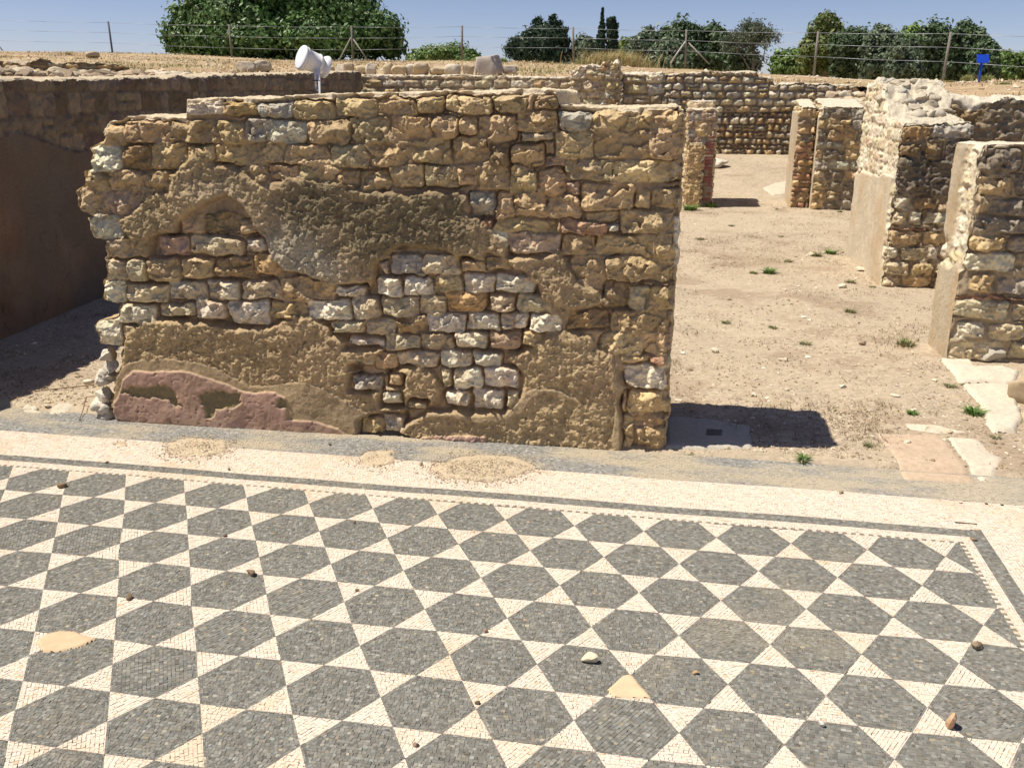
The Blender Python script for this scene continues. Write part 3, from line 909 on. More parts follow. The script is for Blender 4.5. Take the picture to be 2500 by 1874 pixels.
SM2 = poly(Z7, [(410, 1140), (450, 1060), (600, 970), (760, 985), (860, 1020), (1000, 1000), (1120, 950), (1170, 880), (1240, 845), (1400, 860), (1520, 930), (1560, 960), (1420, 930), (1300, 880), (1220, 930), (1180, 1010), (1080, 1050), (900, 1070), (700, 1030), (560, 1040), (480, 1110)])
SM3 = poly(Z7, [(1740, 620), (1790, 840), (1755, 960), (1790, 1040), (1780, 1240), (1690, 1200), (1720, 1000), (1700, 800)])
ARCH = poly(Z4, [(1050, 930), (1080, 850), (1160, 770), (1180, 700), (1400, 680), (1460, 700), (1560, 820), (1600, 950), (1520, 900), (1440, 760), (1350, 705), (1240, 735), (1160, 790), (1080, 860)])
def blob(a, z, fn, x, y, rx, ry):
    ca, cz = wa(*fn(x, y)); ca2 = wa(*fn(x + rx, y))[0]; cz2 = wa(*fn(x, y + ry))[1]
    return np.exp(-((a - ca) / (ca2 - ca)) ** 2 - ((z - cz) / (cz2 - cz)) ** 2)
PINK = np.array([.48, .315, .245]); SMO = np.array([.54, .41, .25]); RGH = np.array([.63, .475, .27])
def main_front(a, z):
    low = sstep(.95, .7, z) * sstep(2.75, 2.6, a)
    lw = sstep(1.04, .98, z) * sstep(2.42, 2.36, a)
    d, c, best = relief(a, z, SH, 100, mortar=-.006, mcol=(.46, .335, .205), edge=.008 + .008 * lw, warp=.009, relamp=1.0, deep=.03, groove=.035 * (1 - .4 * lw))
    d = np.where(best < 0, d - .026 * lw, d)
    wa_ = .006 * fbm(a * 30, z * 30, 1, 140, 3) + .012 * fbm(a * 9, z * 9, 1, 141, 2)
    wz_ = .006 * fbm(a * 30, z * 30, 5, 142, 3) + .012 * fbm(a * 9, z * 9, 5, 143, 2)
    A_, Z_ = a + wa_, z + wz_
    s1 = pl_sd(P1, A_, Z_); s2 = pl_sd(P2, a + wa_ * .5, z + wz_ * .5)
    for h in H2: s2 = np.minimum(s2, -pl_sd(h, A_, Z_))
    sp = np.maximum(s1, s2)
    lump = fbm(a * 60, z * 60, 0, 120, 4, .62)
    f1, _, cid = wcell(a * 75 + .8 * vn(a * 60, z * 60, 0, 9), z * 75, 17)
    grain = np.abs(fbm(a * 130, z * 110, 0, 122, 2))
    streak = fbm(a * 45, z * 10, 0, 123, 3)
    broad = fbm(a * 8, z * 8, 0, 121, 3)
    pitted = sstep(-.1, .35, fbm(a * 22, z * 22, 6, 128, 3))
    pr = .010 + .012 * broad + .007 * fbm(a * 26, z * 26, 3, 155, 3) + .0045 * lump + .002 * (.45 - f1) * 1.4 - .006 * grain - .012 * pitted * np.abs(lump) + .003 * streak + facets(a * 34, z * 36, 31, .006)
    smooth = np.zeros(a.shape)
    aw, zw = a + wa_ * .35, z + wz_ * .35
    for P, am in ((BAND, 1), (SM2, .9), (SM3, .9), (ARCH, .9)):
        smooth = np.maximum(smooth, am * sstep(0, .012, pl_sd(P, aw, zw)))
    # smooth lime patch lower left of the upper coat
    ps = .013 + .008 * broad + .0014 * fbm(a * 70, z * 70, 0, 124, 3)
    upr = .4 * sstep(.95, 1.0, z)
    pd = pr * (1 - smooth) + ps * smooth
    pk = np.maximum(pl_sd(PPK, a + .7 * wa_, z + .7 * wz_), pl_sd(PPK2, A_, Z_))
    bare = np.zeros(a.shape)
    for P in BARE: bare = np.maximum(bare, sstep(-.004, .010, pl_sd(P, a + 2.2 * wa_, z + 2.2 * wz_) + .012 * fbm(a * 55, z * 55, 2, 151, 3)))
    kp = sstep(0, .010, pk)
    pits = sstep(.80, .9, vn(a * 34, z * 34, 2, 126)) + sstep(.62, .72, vn(a * 70, z * 70, 2, 127)) * .4
    pd = pd + kp * (1 - bare) * (.010 - .006 * pits)
    k = sstep(0, .032, sp)
    dd = d * (1 - k) + pd * k
    # colours of the coats
    stain = np.clip(1.0 * blob(a, z, Z4, 2150, 830, 420, 260) + .8 * blob(a, z, Z5, 350, 760, 380, 160) + .9 * blob(a, z, Z5, 640, 850, 330, 190) + .5 * blob(a, z, Z4, 1850, 700, 220, 120) +
                    .5 * blob(a, z, Z4, 1450, 560, 130, 60) + .5 * blob(a, z, Z5, 1400, 1120, 90, 90) + .45 * blob(a, z, Z4, 880, 850, 150, 120), 0, 1)
    stain = np.clip(stain * (1.15 + 1.3 * fbm(a * 11, z * 11, 0, 130, 4, .6)) - .1, 0, 1)
    light = np.clip(1.5 * blob(a, z, Z4, 1760, 1010, 190, 160) + .6 * blob(a, z, Z4, 1990, 1120, 120, 90) + .35 * blob(a, z, Z4, 1280, 640, 200, 80), 0, 1) * np.clip(1.1 + .8 * fbm(a * 14, z * 14, 0, 131, 3), 0, 1)
    pc = RGH[None] * (1 + .20 * broad + .12 * lump)[:, None]
    om = np.clip(fbm(a * 6, z * 6, 2, 132, 4) * 1.7, 0, .5)[:, None]
    pc = pc * (1 - om) + np.array([.57, .41, .245])[None] * om
    pc = pc * (1 - light[:, None]) + np.array([.64, .56, .41])[None] * light[:, None]
    st = (stain * .8)[:, None]
    pc = pc * (1 - st) + np.array([.23, .19, .115])[None] * (1 + .3 * lump)[:, None] * st
    sc = SMO[None] * (1 + .08 * broad)[:, None]
    pc = pc * (1 - smooth[:, None]) + sc * smooth[:, None]
    kk = (kp * (1 - bare))[:, None]
    pkc = PINK[None] * (1 + .10 * fbm(a * 12, z * 12, 0, 133, 3) - .25 * pits)[:, None]
    tan = (np.clip(fbm(a * 5, z * 16, 0, 134, 3) * 1.5 + .25 * sstep(.12, .0, z), 0, .6))[:, None]
    pkc = pkc * (1 - tan) + np.array([.43, .30, .20])[None] * tan
    pc = pc * (1 - kk) + pkc * kk
    bb = (kp * bare)[:, None]
    pc = pc * (1 - bb) + np.array([.34, .28, .165])[None] * (1 + .25 * lump)[:, None] * bb
    c = c * (1 - k[:, None]) + pc * k[:, None]
    # general weathering that crosses stones and joints
    wth = (1 + .12 * fbm(a * 2.2, z * 2.2, 0, 135, 3))[:, None]
    c = c * wth
    st2 = (np.clip(blob(a, z, Z5, 60, 300, 120, 90) + .8 * blob(a, z, Z5, 100, 440, 130, 90) + .6 * blob(a, z, Z5, 1030, 430, 60, 100), 0, 1) * .4)[:, None]
    c = c * (1 - st2) + np.array([.27, .25, .16])[None] * st2
    ty = np.where(sp > .003, 1, 0)
    ty = np.where((sp > .003) & (pk > .004) & (bare < .5), 2, ty)
    return dd, c, ty
edge_px = [(0, 272, 1023), (0, 262, 985), (0, 268, 940), (0, 284, 880), (0, 290, 850), (0, 230, 842), (0, 226, 800), (0, 236, 785), (0, 276, 778), (0, 274, 742), (0, 238, 735), (0, 235, 690), (0, 245, 680), (0, 245, 636), (0, 254, 628), (0, 246, 590), (0, 212, 582), (0, 199, 535), (0, 204, 522), (0, 184, 512), (0, 169, 468), (0, 176, 460), (0, 192, 455), (0, 192, 420), (0, 214, 412), (0, 210, 362), (0, 230, 352), (0, 243, 345), (0, 240, 298)]
EP = sorted([(wa(u, v)[1], wa(u, v)[0]) for _, u, v in edge_px])
EZ = np.array([p[0] for p in EP]); EA = np.array([p[1] for p in EP])
def main_a0(z):
    return np.interp(z, EZ, EA) + .006 * vn(z * 60, z * 0 + 2, 0, 77)
top_px = [(240, 296), (290, 292), (300, 284), (350, 281), (440, 284), (447, 284.5), (449, 241), (520, 238), (640, 238), (700, 233), (900, 226), (1100, 222), (1250, 219), (1340, 217), (1356, 219), (1360, 232), (1366, 256), (1400, 256), (1450, 262), (1560, 261), (1640, 259), (1680, 258)]
TPX = [wa(u, v) for u, v in top_px]
TA = np.array([p[0] for p in TPX]); TZ = np.array([p[1] for p in TPX])
def main_top(a, c):
    sh_ = .10 * vn(c * 4, a * 0, 0, 78) + .05 * vn(c * 14, a * 0, 0, 79)
    return np.interp(a + sh_ * sstep(0, .12, c), TA, TZ) - .004 - .01 * sstep(.1, .5, c) * 0
def side_auto(Lf, H, seed, **k): return auto_face(Lf, H, (.10, .15), (.14, .30), 'ttttylpw', seed, **k)
print('main wall')
root = build_wall('ruined_wall', 'long rubble wall with crumbling patches of plaster and a pink painted patch at its foot, beside the mosaic', 'wall', ORG, WANG, WL, .585, main_top,
           {'front': main_front, 'back': side_auto(3.1, 1.8, 300), 'left': side_auto(.7, 1.8, 310, relamp=.35, mortar=-.008, deep=.01), 'right': side_auto(.7, 1.8, 320, relamp=.3, mortar=-.004, deep=.008)}, .0042, a0=main_a0, seed=40, rnd=.026, topcol=(.60, .50, .35), topamp=.012, back_res=.02)

# ------------------------------------------------------------------ loose stone generator
def rock_mesh(center, size, seed, sub=2, flat=.75, ang=0.0, blk=1.0):
    """an angular weathered stone: icosphere cut by random planes"""
    import bmesh
    bm = bmesh.new(); bmesh.ops.create_icosphere(bm, subdivisions=sub, radius=1)
    v = np.array([x.co[:] for x in bm.verts]); f = np.array([[l.index for l in x.verts] for x in bm.faces])
    bm.free()
    r_ = np.random.default_rng(seed)
    if blk < 1: v = np.sign(v) * np.abs(v) ** blk
    for _ in range(9 if blk >= 1 else 5):
        n = r_.normal(0, 1, 3); n /= np.linalg.norm(n)
        c = r_.uniform(.50, .80) * (1 if blk >= 1 else 1.45)
        dd = v @ n - c
        v = v - np.clip(dd, 0, None)[:, None] * n[None]
    v = v * (1 + .10 * fbm(v[:, 0] * 2.2 + seed, v[:, 1] * 2.2, v[:, 2] * 2.2, seed, 3))[:, None]
    if sub > 2: v = v * (1 + .05 * fbm(v[:, 0] * 7 + seed, v[:, 1] * 7, v[:, 2] * 7, seed + 5, 4, .6))[:, None]
    sx, sy, sz = size
    v = v * np.array([sx, sy, sz]) / .8
    c, s_ = math.cos(ang), math.sin(ang)
    v = np.stack([v[:, 0] * c - v[:, 1] * s_, v[:, 0] * s_ + v[:, 1] * c, v[:, 2]], 1)
    return v + np.array(center), f

def rocks_join(specs, code_mul=1.0, sub=2):
    V, F, C = [], [], []
    off = 0
    for (c, s, col, sd_, ang) in specs:
        v, f = rock_mesh(c, s, sd_, sub, ang=ang)
        cc = np.array(col)[None] * (1 + .12 * fbm(v[:, 0] * 14, v[:, 1] * 14, v[:, 2] * 14, sd_, 3))[:, None]
        V.append(v); F.append(f + off); C.append(cc)
        off += len(v)
    return np.concatenate(V), np.concatenate(F), np.concatenate(C)

es = []
for i, (x, y, w_, h_) in enumerate([(655, 655, .028, .035), (640, 780, .045, .035), (615, 800, .04, .03), (625, 900, .035, .045), (600, 950, .04, .035), (650, 1005, .045, .035), (630, 960, .04, .04), (665, 720, .03, .03)]):
    u, v = Z6(x, y)
    p = onp(u, v, BR + np.array([0, .05, 0]), wn)
    es.append((p, (w_, .06, h_), (.60, .55, .46), 500 + i, 0.1 * i))
V_, F_, C_ = rocks_join(es, sub=4)
V_ = V_ + .010 * np.stack([fbm(V_[:, 0] * 30, V_[:, 1] * 30, V_[:, 2] * 30, 600 + i, 4, .6) for i in range(3)], 1)
mesh_obj('edge_stones', V_, F_, M_STONE, root, C_, smooth=True)

print('other walls')
# ------------------------------------------------------------------ long wall on the left, in shade
LP0 = np.array([-4.535, 5.532]); LD = np.array([-.0923, .9957])
la = math.atan2(-LD[1], -LD[0])            # the local front (facing -nb) must face +x: run it from the far end to the near end
LEN = 16.4 + 1.5
far = LP0 + LD * ((16.4 - 5.532) / LD[1])
near = LP0 + LD * ((-1.6 - 5.532) / LD[1])
Llen = float(np.hypot(*(near - far)))
e_ = (near - far) / Llen
# front faces -nb where nb = (-e.y, e.x); with e ~ (0.09,-1): nb=(1,.09) -> front would face -x, so build from near to far instead
e2 = -e_
nb2 = np.array([-e2[1], e2[0]])            # ~(-1,..): points to -x, so the front faces +x
def left_top(a, c):
    y = near[1] + e2[1] * a
    return np.interp(y, [-2, 5.9, 7.2, 8.9, 15.4, 16.4], [1.69, 1.705, 1.72, 1.755, 1.905, 1.93]) + .012 * vn(a * 6, c * 6, 0, 61)
def lp_mask(a, z):
    y = near[1] + e2[1] * a
    lim = np.interp(y, [4, 5.6, 6.3, 6.8, 7.6, 8.2, 9, 17], [1.35, 1.36, 1.33, 1.2, 1.0, .95, 1.0, .9]) + .05 * fbm(a * 3, z * 3, 0, 62, 3)
    return np.clip(lim - z, -.1, .1)
lf = auto_face(Llen, 2.2, (.12, .17), (.13, .26), 'tttttrpb', 330, plaster=lp_mask, mortar=-.012, pcol=(.27, .195, .135), gap=.006, deep=.015, relamp=.8, mcol=(.33, .25, .17))
def left_front(a, z):
    d, c, ty = lf(a, z)
    p = ty == 1
    red = np.clip(fbm(a * 1.6, z * 1.6, 0, 63, 3) * 1.8, 0, .7)[:, None]
    c2 = c * (1 - red) + c * np.array([1.15, .85, .72])[None] * red
    gr_ = np.clip(fbm(a * .9 + 7, z * 1.4, 0, 64, 3) * 1.6, 0, .6)[:, None]
    blo = (1 + .42 * fbm(a * 2.6, z * 2.6, 0, 65, 5, .6))[:, None]; c2 = c2 * blo
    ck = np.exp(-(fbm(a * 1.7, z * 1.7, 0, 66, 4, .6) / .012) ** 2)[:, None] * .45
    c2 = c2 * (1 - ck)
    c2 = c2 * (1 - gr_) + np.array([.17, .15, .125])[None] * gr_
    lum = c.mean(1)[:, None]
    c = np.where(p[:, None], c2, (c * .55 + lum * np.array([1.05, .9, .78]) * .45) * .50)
    return d, c, ty
sidef = auto_face(1.2, 2.2, (.12, .17), (.13, .26), 'ttpgy', 335)
build_wall('boundary_wall', 'long shaded wall on the left, brown and purple plaster below bare stone courses', 'wall', (near[0], near[1]), math.atan2(e2[1], e2[0]), Llen, .5, left_top,
           {'front': left_front, 'back': auto_face(Llen, 2.2, (.12, .17), (.13, .26), 'tly', 336), 'left': sidef, 'right': sidef}, .016, seed=42, topcol=(.50, .42, .30), topamp=.02, back_res=.08)

# ------------------------------------------------------------------ piers on the right
PAL = 'tttgglwlty'
def pier(name, label, x0, y0, L, T, ztop, seed, left, front=None, ang=0.0, res=.010, group='ruined piers on the right', hr=(.09, .14), wr=(.12, .26), pal=PAL, topcol=(.62, .54, .42), right=None, org_z=0.0, topamp=.012, **kw):
    fr = front or auto_face(L + .2, 2, hr, wr, pal, seed + 1, mortar=-.018, deep=.03, relamp=1.1)
    sd2 = auto_face(max(L, T) + .2, 2, hr, wr, 'wltwl', seed + 2)
    return build_wall(name, label, 'pillar', (x0, y0, org_z), ang, L, T, ztop, {'front': fr, 'back': auto_face(L + .2, 2, hr, wr, 'tyl', seed + 3), 'left': left, 'right': right or sd2}, res,
                      seed=seed, topcol=topcol, group=group, topamp=topamp, back_res=.04, **kw)
cst = lambda h: (lambda a, c: np.full(np.shape(a), h) + .008 * vn(np.asarray(a) * 5, np.asarray(c) * 5, 0, 12))
# nearest pier
def c_pl(a, z):
    return np.minimum(.10, .04 + .03 * fbm(a * 5, z * 5, 0, 401, 3) + .05 * sstep(.7, .2, z))
lfC = auto_face(.8, 1.6, (.08, .12), (.10, .2), 'wlwlw', 402, plaster=lambda a, z: .03 * fbm(a * 8, z * 5, 0, 403, 3) + np.where(z < .62, .05 * sstep(.62, .5, z) - .01, -.012 + .03 * (a > .28)), pcol=(.60, .51, .37), mortar=-.006, deep=.008, relamp=.5, mcol=(.60, .52, .38))
CST = """l 0 .0 .33 .13;l .36 .02 .6 .13;o .62 0 .9 .14;w .02 .15 .19 .26;l .22 .14 .44 .25;t .47 .13 .66 .26;t .68 .15 .95 .27;l -.02 .28 .31 .40;l .34 .27 .52 .38;t .55 .28 .9 .40;r -.05 .405 .28 .432;r .29 .40 .6 .425;r .61 .41 .95 .435;
t .06 .45 .2 .57;g .22 .44 .5 .56;t .52 .45 .8 .57;w .0 .585 .31 .70;l .35 .58 .5 .69;w .53 .59 .9 .70;t .02 .71 .22 .80;g .25 .715 .48 .81;t .5 .71 .9 .81;k .0 .82 .5 .92;k .1 .93 .42 1.03;g .45 .84 .9 1.0;t .02 .94 .09 1.05;t .0 1.05 .22 1.17;k .24 1.05 .52 1.18;g .55 1.03 .9 1.17;
k .0 1.19 .26 1.34;g .28 1.2 .52 1.35;g .56 1.19 .95 1.35;t 1 0 1.3 .15;l 1 .17 1.3 .3;t 1 .32 1.3 .5;g 1 .52 1.3 .7;t 1 .72 1.3 1;g 1 1.02 1.3 1.35"""
def parse(s): return [tuple([float(x) for x in q.split()[1:5]] + [q.split()[0]]) for q in s.replace('\n', '').split(';')]
shC = stone_shapes([s[:5] for s in parse(CST)], 410)
def frontC(a, z):
    d, c, b = relief(a, z, shC, 411, -.018, (.39, .31, .205), .012, .009, 1.2, .03, .03)
    return d, c, np.zeros(a.shape, int)
pier('stone_pier', 'nearest ruined pier at the right edge, white mortared side and rough stone front', 1.775, 6.262, 1.4, .49, cst(1.352), 400, lfC, front=frontC, res=.007, ang=math.radians(3))
# second pier with low cream plaster, stepping up towards the back
def b_top(a, c):
    return 1.41 + .30 * sstep(.60, 1.12, c + .07 * vn(a * 6, c * 6, 0, 2)) + (.012 + .03 * sstep(.6, .8, c)) * vn(a * 11, c * 11, 0, 13) + .03 * sstep(0, .6, c)
lfB = auto_face(2, 2, (.09, .13), (.11, .22), 'wlwlwp', 420, plaster=lambda a, z: np.clip(.96 - .05 * a - z + .04 * fbm(a * 5, z * 5, 0, 421, 3), -.1, .1) + np.where(a < .09, -.2, 0), pcol=(.68, .58, .43), mortar=-.006, deep=.010, relamp=.55, mcol=(.60, .52, .38))
BST = """l 0 0 .16 .09;t .18 .0 .42 .10;t .44 0 .7 .11;l 0 .11 .22 .23;t .24 .1 .42 .22;l .44 .12 .7 .24;w 0 .25 .11 .36;l .13 .24 .34 .36;w .36 .26 .44 .36;t .46 .25 .7 .37;t 0 .38 .28 .50;t .30 .38 .5 .5;t .5 .38 .7 .5;r -.02 .505 .34 .53;w .36 .51 .5 .54;
l 0 .55 .14 .66;w .16 .55 .27 .67;w .29 .56 .52 .67;t .54 .55 .7 .67;w .0 .68 .16 .79;o .19 .69 .38 .79;t .4 .68 .6 .8;k .0 .81 .3 .95;k .32 .81 .62 .97;k .0 .97 .26 1.12;k .28 .99 .62 1.10;b .0 1.13 .2 1.23;o .22 1.1 .36 1.26;k .38 1.13 .62 1.27;o .0 1.25 .24 1.40;g .26 1.28 .64 1.41"""
shB = stone_shapes([s[:5] for s in parse(BST)], 430)
def frontB(a, z):
    d, c, b = relief(a, z, shB, 431, -.018, (.36, .285, .19), .012, .010, 1.25, .03, .03)
    dk = np.clip(1.2 * np.exp(-((a - .28) / .25) ** 2 - ((z - .98) / .2) ** 2) * (1 + .8 * fbm(a * 9, z * 9, 0, 432, 3)), 0, .75)[:, None]
    c = c * (1 - dk) + np.array([.15, .13, .10])[None] * dk
    return d, c, np.zeros(a.shape, int)
pier('stone_pier', 'middle pier with smooth cream plaster low on its sunlit side and a flat pale top', 1.80, 8.68, .60, 1.75, b_top, 420, lfB, front=frontB, res=.009, ang=math.radians(1), topamp=.028, topcol=(.55, .49, .38))
CAPR = bpy.data.objects['stone_pier.001'] if 'stone_pier.001' in bpy.data.objects else bpy.context.scene.objects['stone_pier']
def caps():
    r_ = np.random.default_rng(88)
    sp = []
    for k in range(44):
        c = r_.uniform(.66, 1.7); a = r_.uniform(.04, .56)
        x0, y0, an = 1.80, 8.68, math.radians(1)
        x = x0 + a * math.cos(an) - c * math.sin(an); y = y0 + a * math.sin(an) + c * math.cos(an)
        z = float(b_top(np.array([a]), np.array([c]))[0])
        s_ = r_.uniform(.035, .065)
        sp.append(((x, y, z - s_ * .15), (s_ * r_.uniform(.8, 1.4), s_, s_ * r_.uniform(.5, .75)), [(.50, .44, .34), (.46, .40, .30), (.42, .39, .33)][k % 3], 5000 + k, r_.uniform(0, 3)))
    for k in range(22):
        a = r_.uniform(.02, .58); st_ = [(.66, 1.5), (1.0, 1.63)][k % 2]
        x = 1.80 + a; y = 8.68 + st_[0] + a * .0175
        s_ = r_.uniform(.045, .07)
        sp.append(((x, y, st_[1] - r_.uniform(.02, .10)), (s_ * 1.3, s_, s_ * .8), [(.50, .45, .36), (.46, .40, .30)][k % 2], 5100 + k, r_.uniform(0, 3)))
    return sp
def d_top(a, c):
    return np.interp(a, [0, .3, .6, .9, 1.1, 1.3, 1.45, 1.6], [1.66, 1.60, 1.60, 1.60, 1.56, 1.60, 1.58, 1.54]) - .10 * sstep(.12, .0, c) * (np.sin(a * 7) * .5 + .5) + .02 * vn(a * 7, c * 7, 0, 14)
build_wall('wall_stub', 'low broken wall, shade painted into its front stones, behind the middle and nearest piers', 'wall', (2.42, 9.95, 0), 0.03, .98, .6, d_top,
           {k: auto_face(1.8, 1.8, (.11, .17), (.14, .3), 'kktkgb' if k == 'front' else 'wltl', 440 + i, relamp=1.5) for i, k in enumerate(('front', 'back', 'left', 'right'))}, .014, seed=44, topcol=(.6, .54, .43), topamp=.035)  # front alone takes the dark stones: its shade is put into the colour
build_wall('rubble_wall', 'bright sunlit rubble wall at the far right edge under the bank', 'wall', (3.45, 12.2, 0), math.radians(-16), 3.2, .5, lambda a, c: 1.60 + .02 * vn(a * 5, c * 5, 0, 15),
           {k: auto_face(3.4, 1.8, (.09, .14), (.12, .26), 'wlwly', 450 + i, mortar=-.03, relamp=1.1) for i, k in enumerate(('front', 'back', 'left', 'right'))}, .022, seed=45, topcol=(.6, .54, .43), topamp=.03)
V_, F_, C_ = rocks_join(caps(), sub=3)
V_ = V_ + .012 * np.stack([fbm(V_[:, 0] * 22, V_[:, 1] * 22, V_[:, 2] * 22, 610 + i, 4, .6) for i in range(3)], 1)
mesh_obj('cap_stones', V_, F_, M_STONE, CAPR, C_, smooth=True)
# far pier: two blocks with a brick rebate between
A_top = lambda a, c: 1.445 + .11 * sstep(0, 1.05, c) + .004 * vn(a * 6, c * 6, 0, 16)
lfA = auto_face(1.4, 2, (.09, .13), (.11, .22), 'lltw', 460, plaster=lambda a, z: np.clip(1.30 - z, -.1, .1) + .01, pcol=(.60, .50, .37))
AST_ = auto_face(.8, 2, (.10, .16), (.16, .34), 'ttggktlg', 463, relamp=1.4, mcol=(.31, .25, .165))
pier('stone_pier', 'far pier with bright plastered edge, beside the second doorway', 1.885, 14.42, .62, .95, A_top, 461, lfA, front=AST_, res=.013)
lfA2 = auto_face(1.4, 2, (.09, .13), (.11, .22), 'lltw', 465, plaster=lambda a, z: np.clip(1.36 - z, -.1, .1) + .01, pcol=(.62, .52, .38))
def jambf(a, z):
    f = auto_face(.4, 2, (.08, .12), (.10, .2), 'trrtbr', 467, relamp=1.3)
    return f(a, z)
JF = auto_face(.4, 2, (.07, .11), (.10, .2), 'rrtorb', 467, relamp=1.4, mortar=-.03)
JF2 = auto_face(.4, 2, (.10, .14), (.10, .2), 'ttlk', 468, relamp=1.2)
def jam(a, z):
    d, c, t_ = JF(a, z); d2, c2, _ = JF2(a, z)
    k = (z > .95)
    return np.where(k, d2, d), np.where(k[:, None], c2, c), t_
pier('door_jamb', 'reddish brick and stone jamb with cream plaster side, left of the far pier', 1.615, 14.62, .262, .95, lambda a, c: 1.44 + .10 * sstep(0, 1.0, c), 466, lfA2, front=jam, res=.013, group='door jambs')
# stub pier behind the main wall
fS = auto_face(.6, 1.6, (.10, .15), (.12, .3), 'tpgp', 470, mortar=-.012, mcol=(.33, .26, .19))
def stubf(a, z):
    d, c, t_ = fS(a, z)
    br = (a > .29) & (z < 1.02)
    lay = np.abs(((z / .045) % 1) - .5) * 2
    d = np.where(br, -.02 + .012 * sstep(0, .4, 1 - lay), d)
    rr = h3(np.floor(z / .045).astype(np.int64), np.floor(a / .06).astype(np.int64), np.zeros(a.shape, np.int64), 8)
    bc = np.where((rr > .45)[:, None], np.array([[.30, .13, .10]]), np.array([[.33, .25, .17]]))
    c = np.where(br[:, None], bc * (1 + .1 * fbm(a * 30, z * 30, 0, 5, 2))[:, None], c)
    return d, c, t_
pier('stone_pier', 'square stub pier with brick edge, just right of and behind the long wall', .015, 14.37, .45, 1.15, lambda a, c: 1.40 + .01 * vn(a * 6, c * 6, 0, 19), 471, auto_face(.6, 1.6, (.1, .14), (.12, .24), 'tlt', 472), front=stubf, res=.012, topcol=(.60, .52, .40))
pier('door_jamb', 'upright dressed stone leaning on the front of the stub pier', .035, 14.285, .27, .085, lambda a, c: .93 + .004 * vn(a * 9, c * 9, 0, 19) - .02 * sstep(.2, .27, a), 473, auto_face(.3, 1, (.4, .5), (.3, .4), 'tt', 474),
     front=auto_face(.3, 1, (.44, .5), (.35, .4), 'tyt', 475, gap=.006), res=.01, group='door jambs', topcol=(.5, .43, .32))
pier('stone_block', 'thin pale stone slab lying on the back part of the stub pier', .025, 15.0, .41, .46, lambda a, c: 1.50 + .006 * vn(a * 9, c * 9, 0, 19), 476, auto_face(.5, 1.6, (.3, .5), (.3, .4), 'll', 477),
     front=auto_face(.5, 1.6, (.3, .5), (.5, .6), 'll', 478, gap=.004), res=.014, group=None)
# ------------------------------------------------------------------ back walls
def bw_top(a, c):
    x = a - 1.35
    return np.interp(x, [-1.4, -.4, .6, 1.3, 1.38, 1.62, 1.68, 3.2, 3.3, 5.4], [1.90, 1.95, 2.02, 2.03, 1.93, 1.92, 1.80, 1.78, 1.68, 1.62]) - .42 + .025 * vn(a * 4, c * 4, 0, 17)
bwA = auto_face(6.6, 1.7, (.12, .17), (.15, .34), 'wglgtwlt', 480, mortar=-.06, edge=.05, warp=.02, gap=.012, deep=.02, relamp=1.3, mcol=(.25, .20, .14))
bwB = auto_face(6.6, .95, (.085, .15), (.1, .2), 'tlgwtlgwy', 481, mortar=-.08, edge=.05, warp=.022, gap=.014, deep=.02, relamp=1.3, mcol=(.2, .15, .10), rubble=True)
def bw_front(a, z):
    d1, c1, t1 = bwA(a, z); d2, c2, t2 = bwB(a, z)
    lim = .86 + .05 * np.sin(a * 2)
    k = z < lim
    d = np.where(k, d2, d1); c = np.where(k[:, None], c2, c1)
    gap_ = np.abs(z - lim) < .03
    d = np.where(gap_, d - .04, d)
    return d, c, t1
build_wall('back_wall', 'far wall of rounded rubble in courses below the bank, beyond the doorway', 'wall', (-1.35, 19.95, .40), 0.0, 6.4, .5, bw_top, {'front': bw_front, 'back': fS, 'left': side_auto(.7, 1.8, 484), 'right': side_auto(.7, 1.8, 485)}, .018, seed=46, topcol=(.55, .48, .37), topamp=.04, zb=-.1)
build_wall('back_wall', 'pale coursed wall behind the floodlight, below the row of boulders', 'wall', (-6.0, 16.85, 0), math.radians(-1), 4.2, .55, lambda a, c: 1.875 + .012 * vn(a * 5, c * 5, 0, 18) - .02 * (a > 2.9), {k: auto_face(4.4, 2.2, (.13, .17), (.2, .4), 'wlltlg', 490 + i, mortar=-.025, edge=.03) for i, k in enumerate(('front', 'back', 'left', 'right'))}, .018, seed=47, topcol=(.60, .53, .42), topamp=.02)
def rp_top(a, c): return np.interp(a, [0, .12, .2, .35, .5, .56, .8, .85], [1.93, 1.95, 2.02, 2.04, 2.0, 2.08, 2.1, 2.0]) + .02 * vn(a * 12, c * 6, 0, 20)
build_wall('rough_pier', 'broken rubble pier with ragged top standing against the back walls', 'pillar', (-1.95, 16.45, 0), 0.03, .86, .8, rp_top, {k: auto_face(1, 2.2, (.12, .2), (.16, .36), 'wlytwl', 500 + i, mortar=-.02, relamp=2.2, edge=.03) for i, k in enumerate(('front', 'back', 'left', 'right'))}, .016, seed=48, topcol=(.58, .52, .42), topamp=.05)
build_wall('rubble_wall', 'short stretch of dark jointed rubble wall left of the ragged pier', 'wall', (-2.0 + .86, 17.2, 0), 0.0, .75, .6, lambda a, c: 1.93 + .03 * vn(a * 7, c * 6, 0, 20), {k: auto_face(1, 2.2, (.15, .2), (.2, .36), 'gwlkg', 505 + i, mortar=-.05, relamp=1.4, edge=.04) for i, k in enumerate(('front', 'back', 'left', 'right'))}, .018, seed=49, topcol=(.58, .52, .42), topamp=.03)
print('walls done')
#@@OBJECTS
# ================================================================== OBJECTS
def ztop_ground(x, y): return float(lowz(np.array([x]), np.array([y]))[0])
def gpt(u, v):
    p = gp(u, v)
    if p[1] > 4.25: p[2] = ztop_ground(p[0], p[1])
    return p
def bkz(x, y): return float(bankz(np.array([x]), np.array([y]))[0])

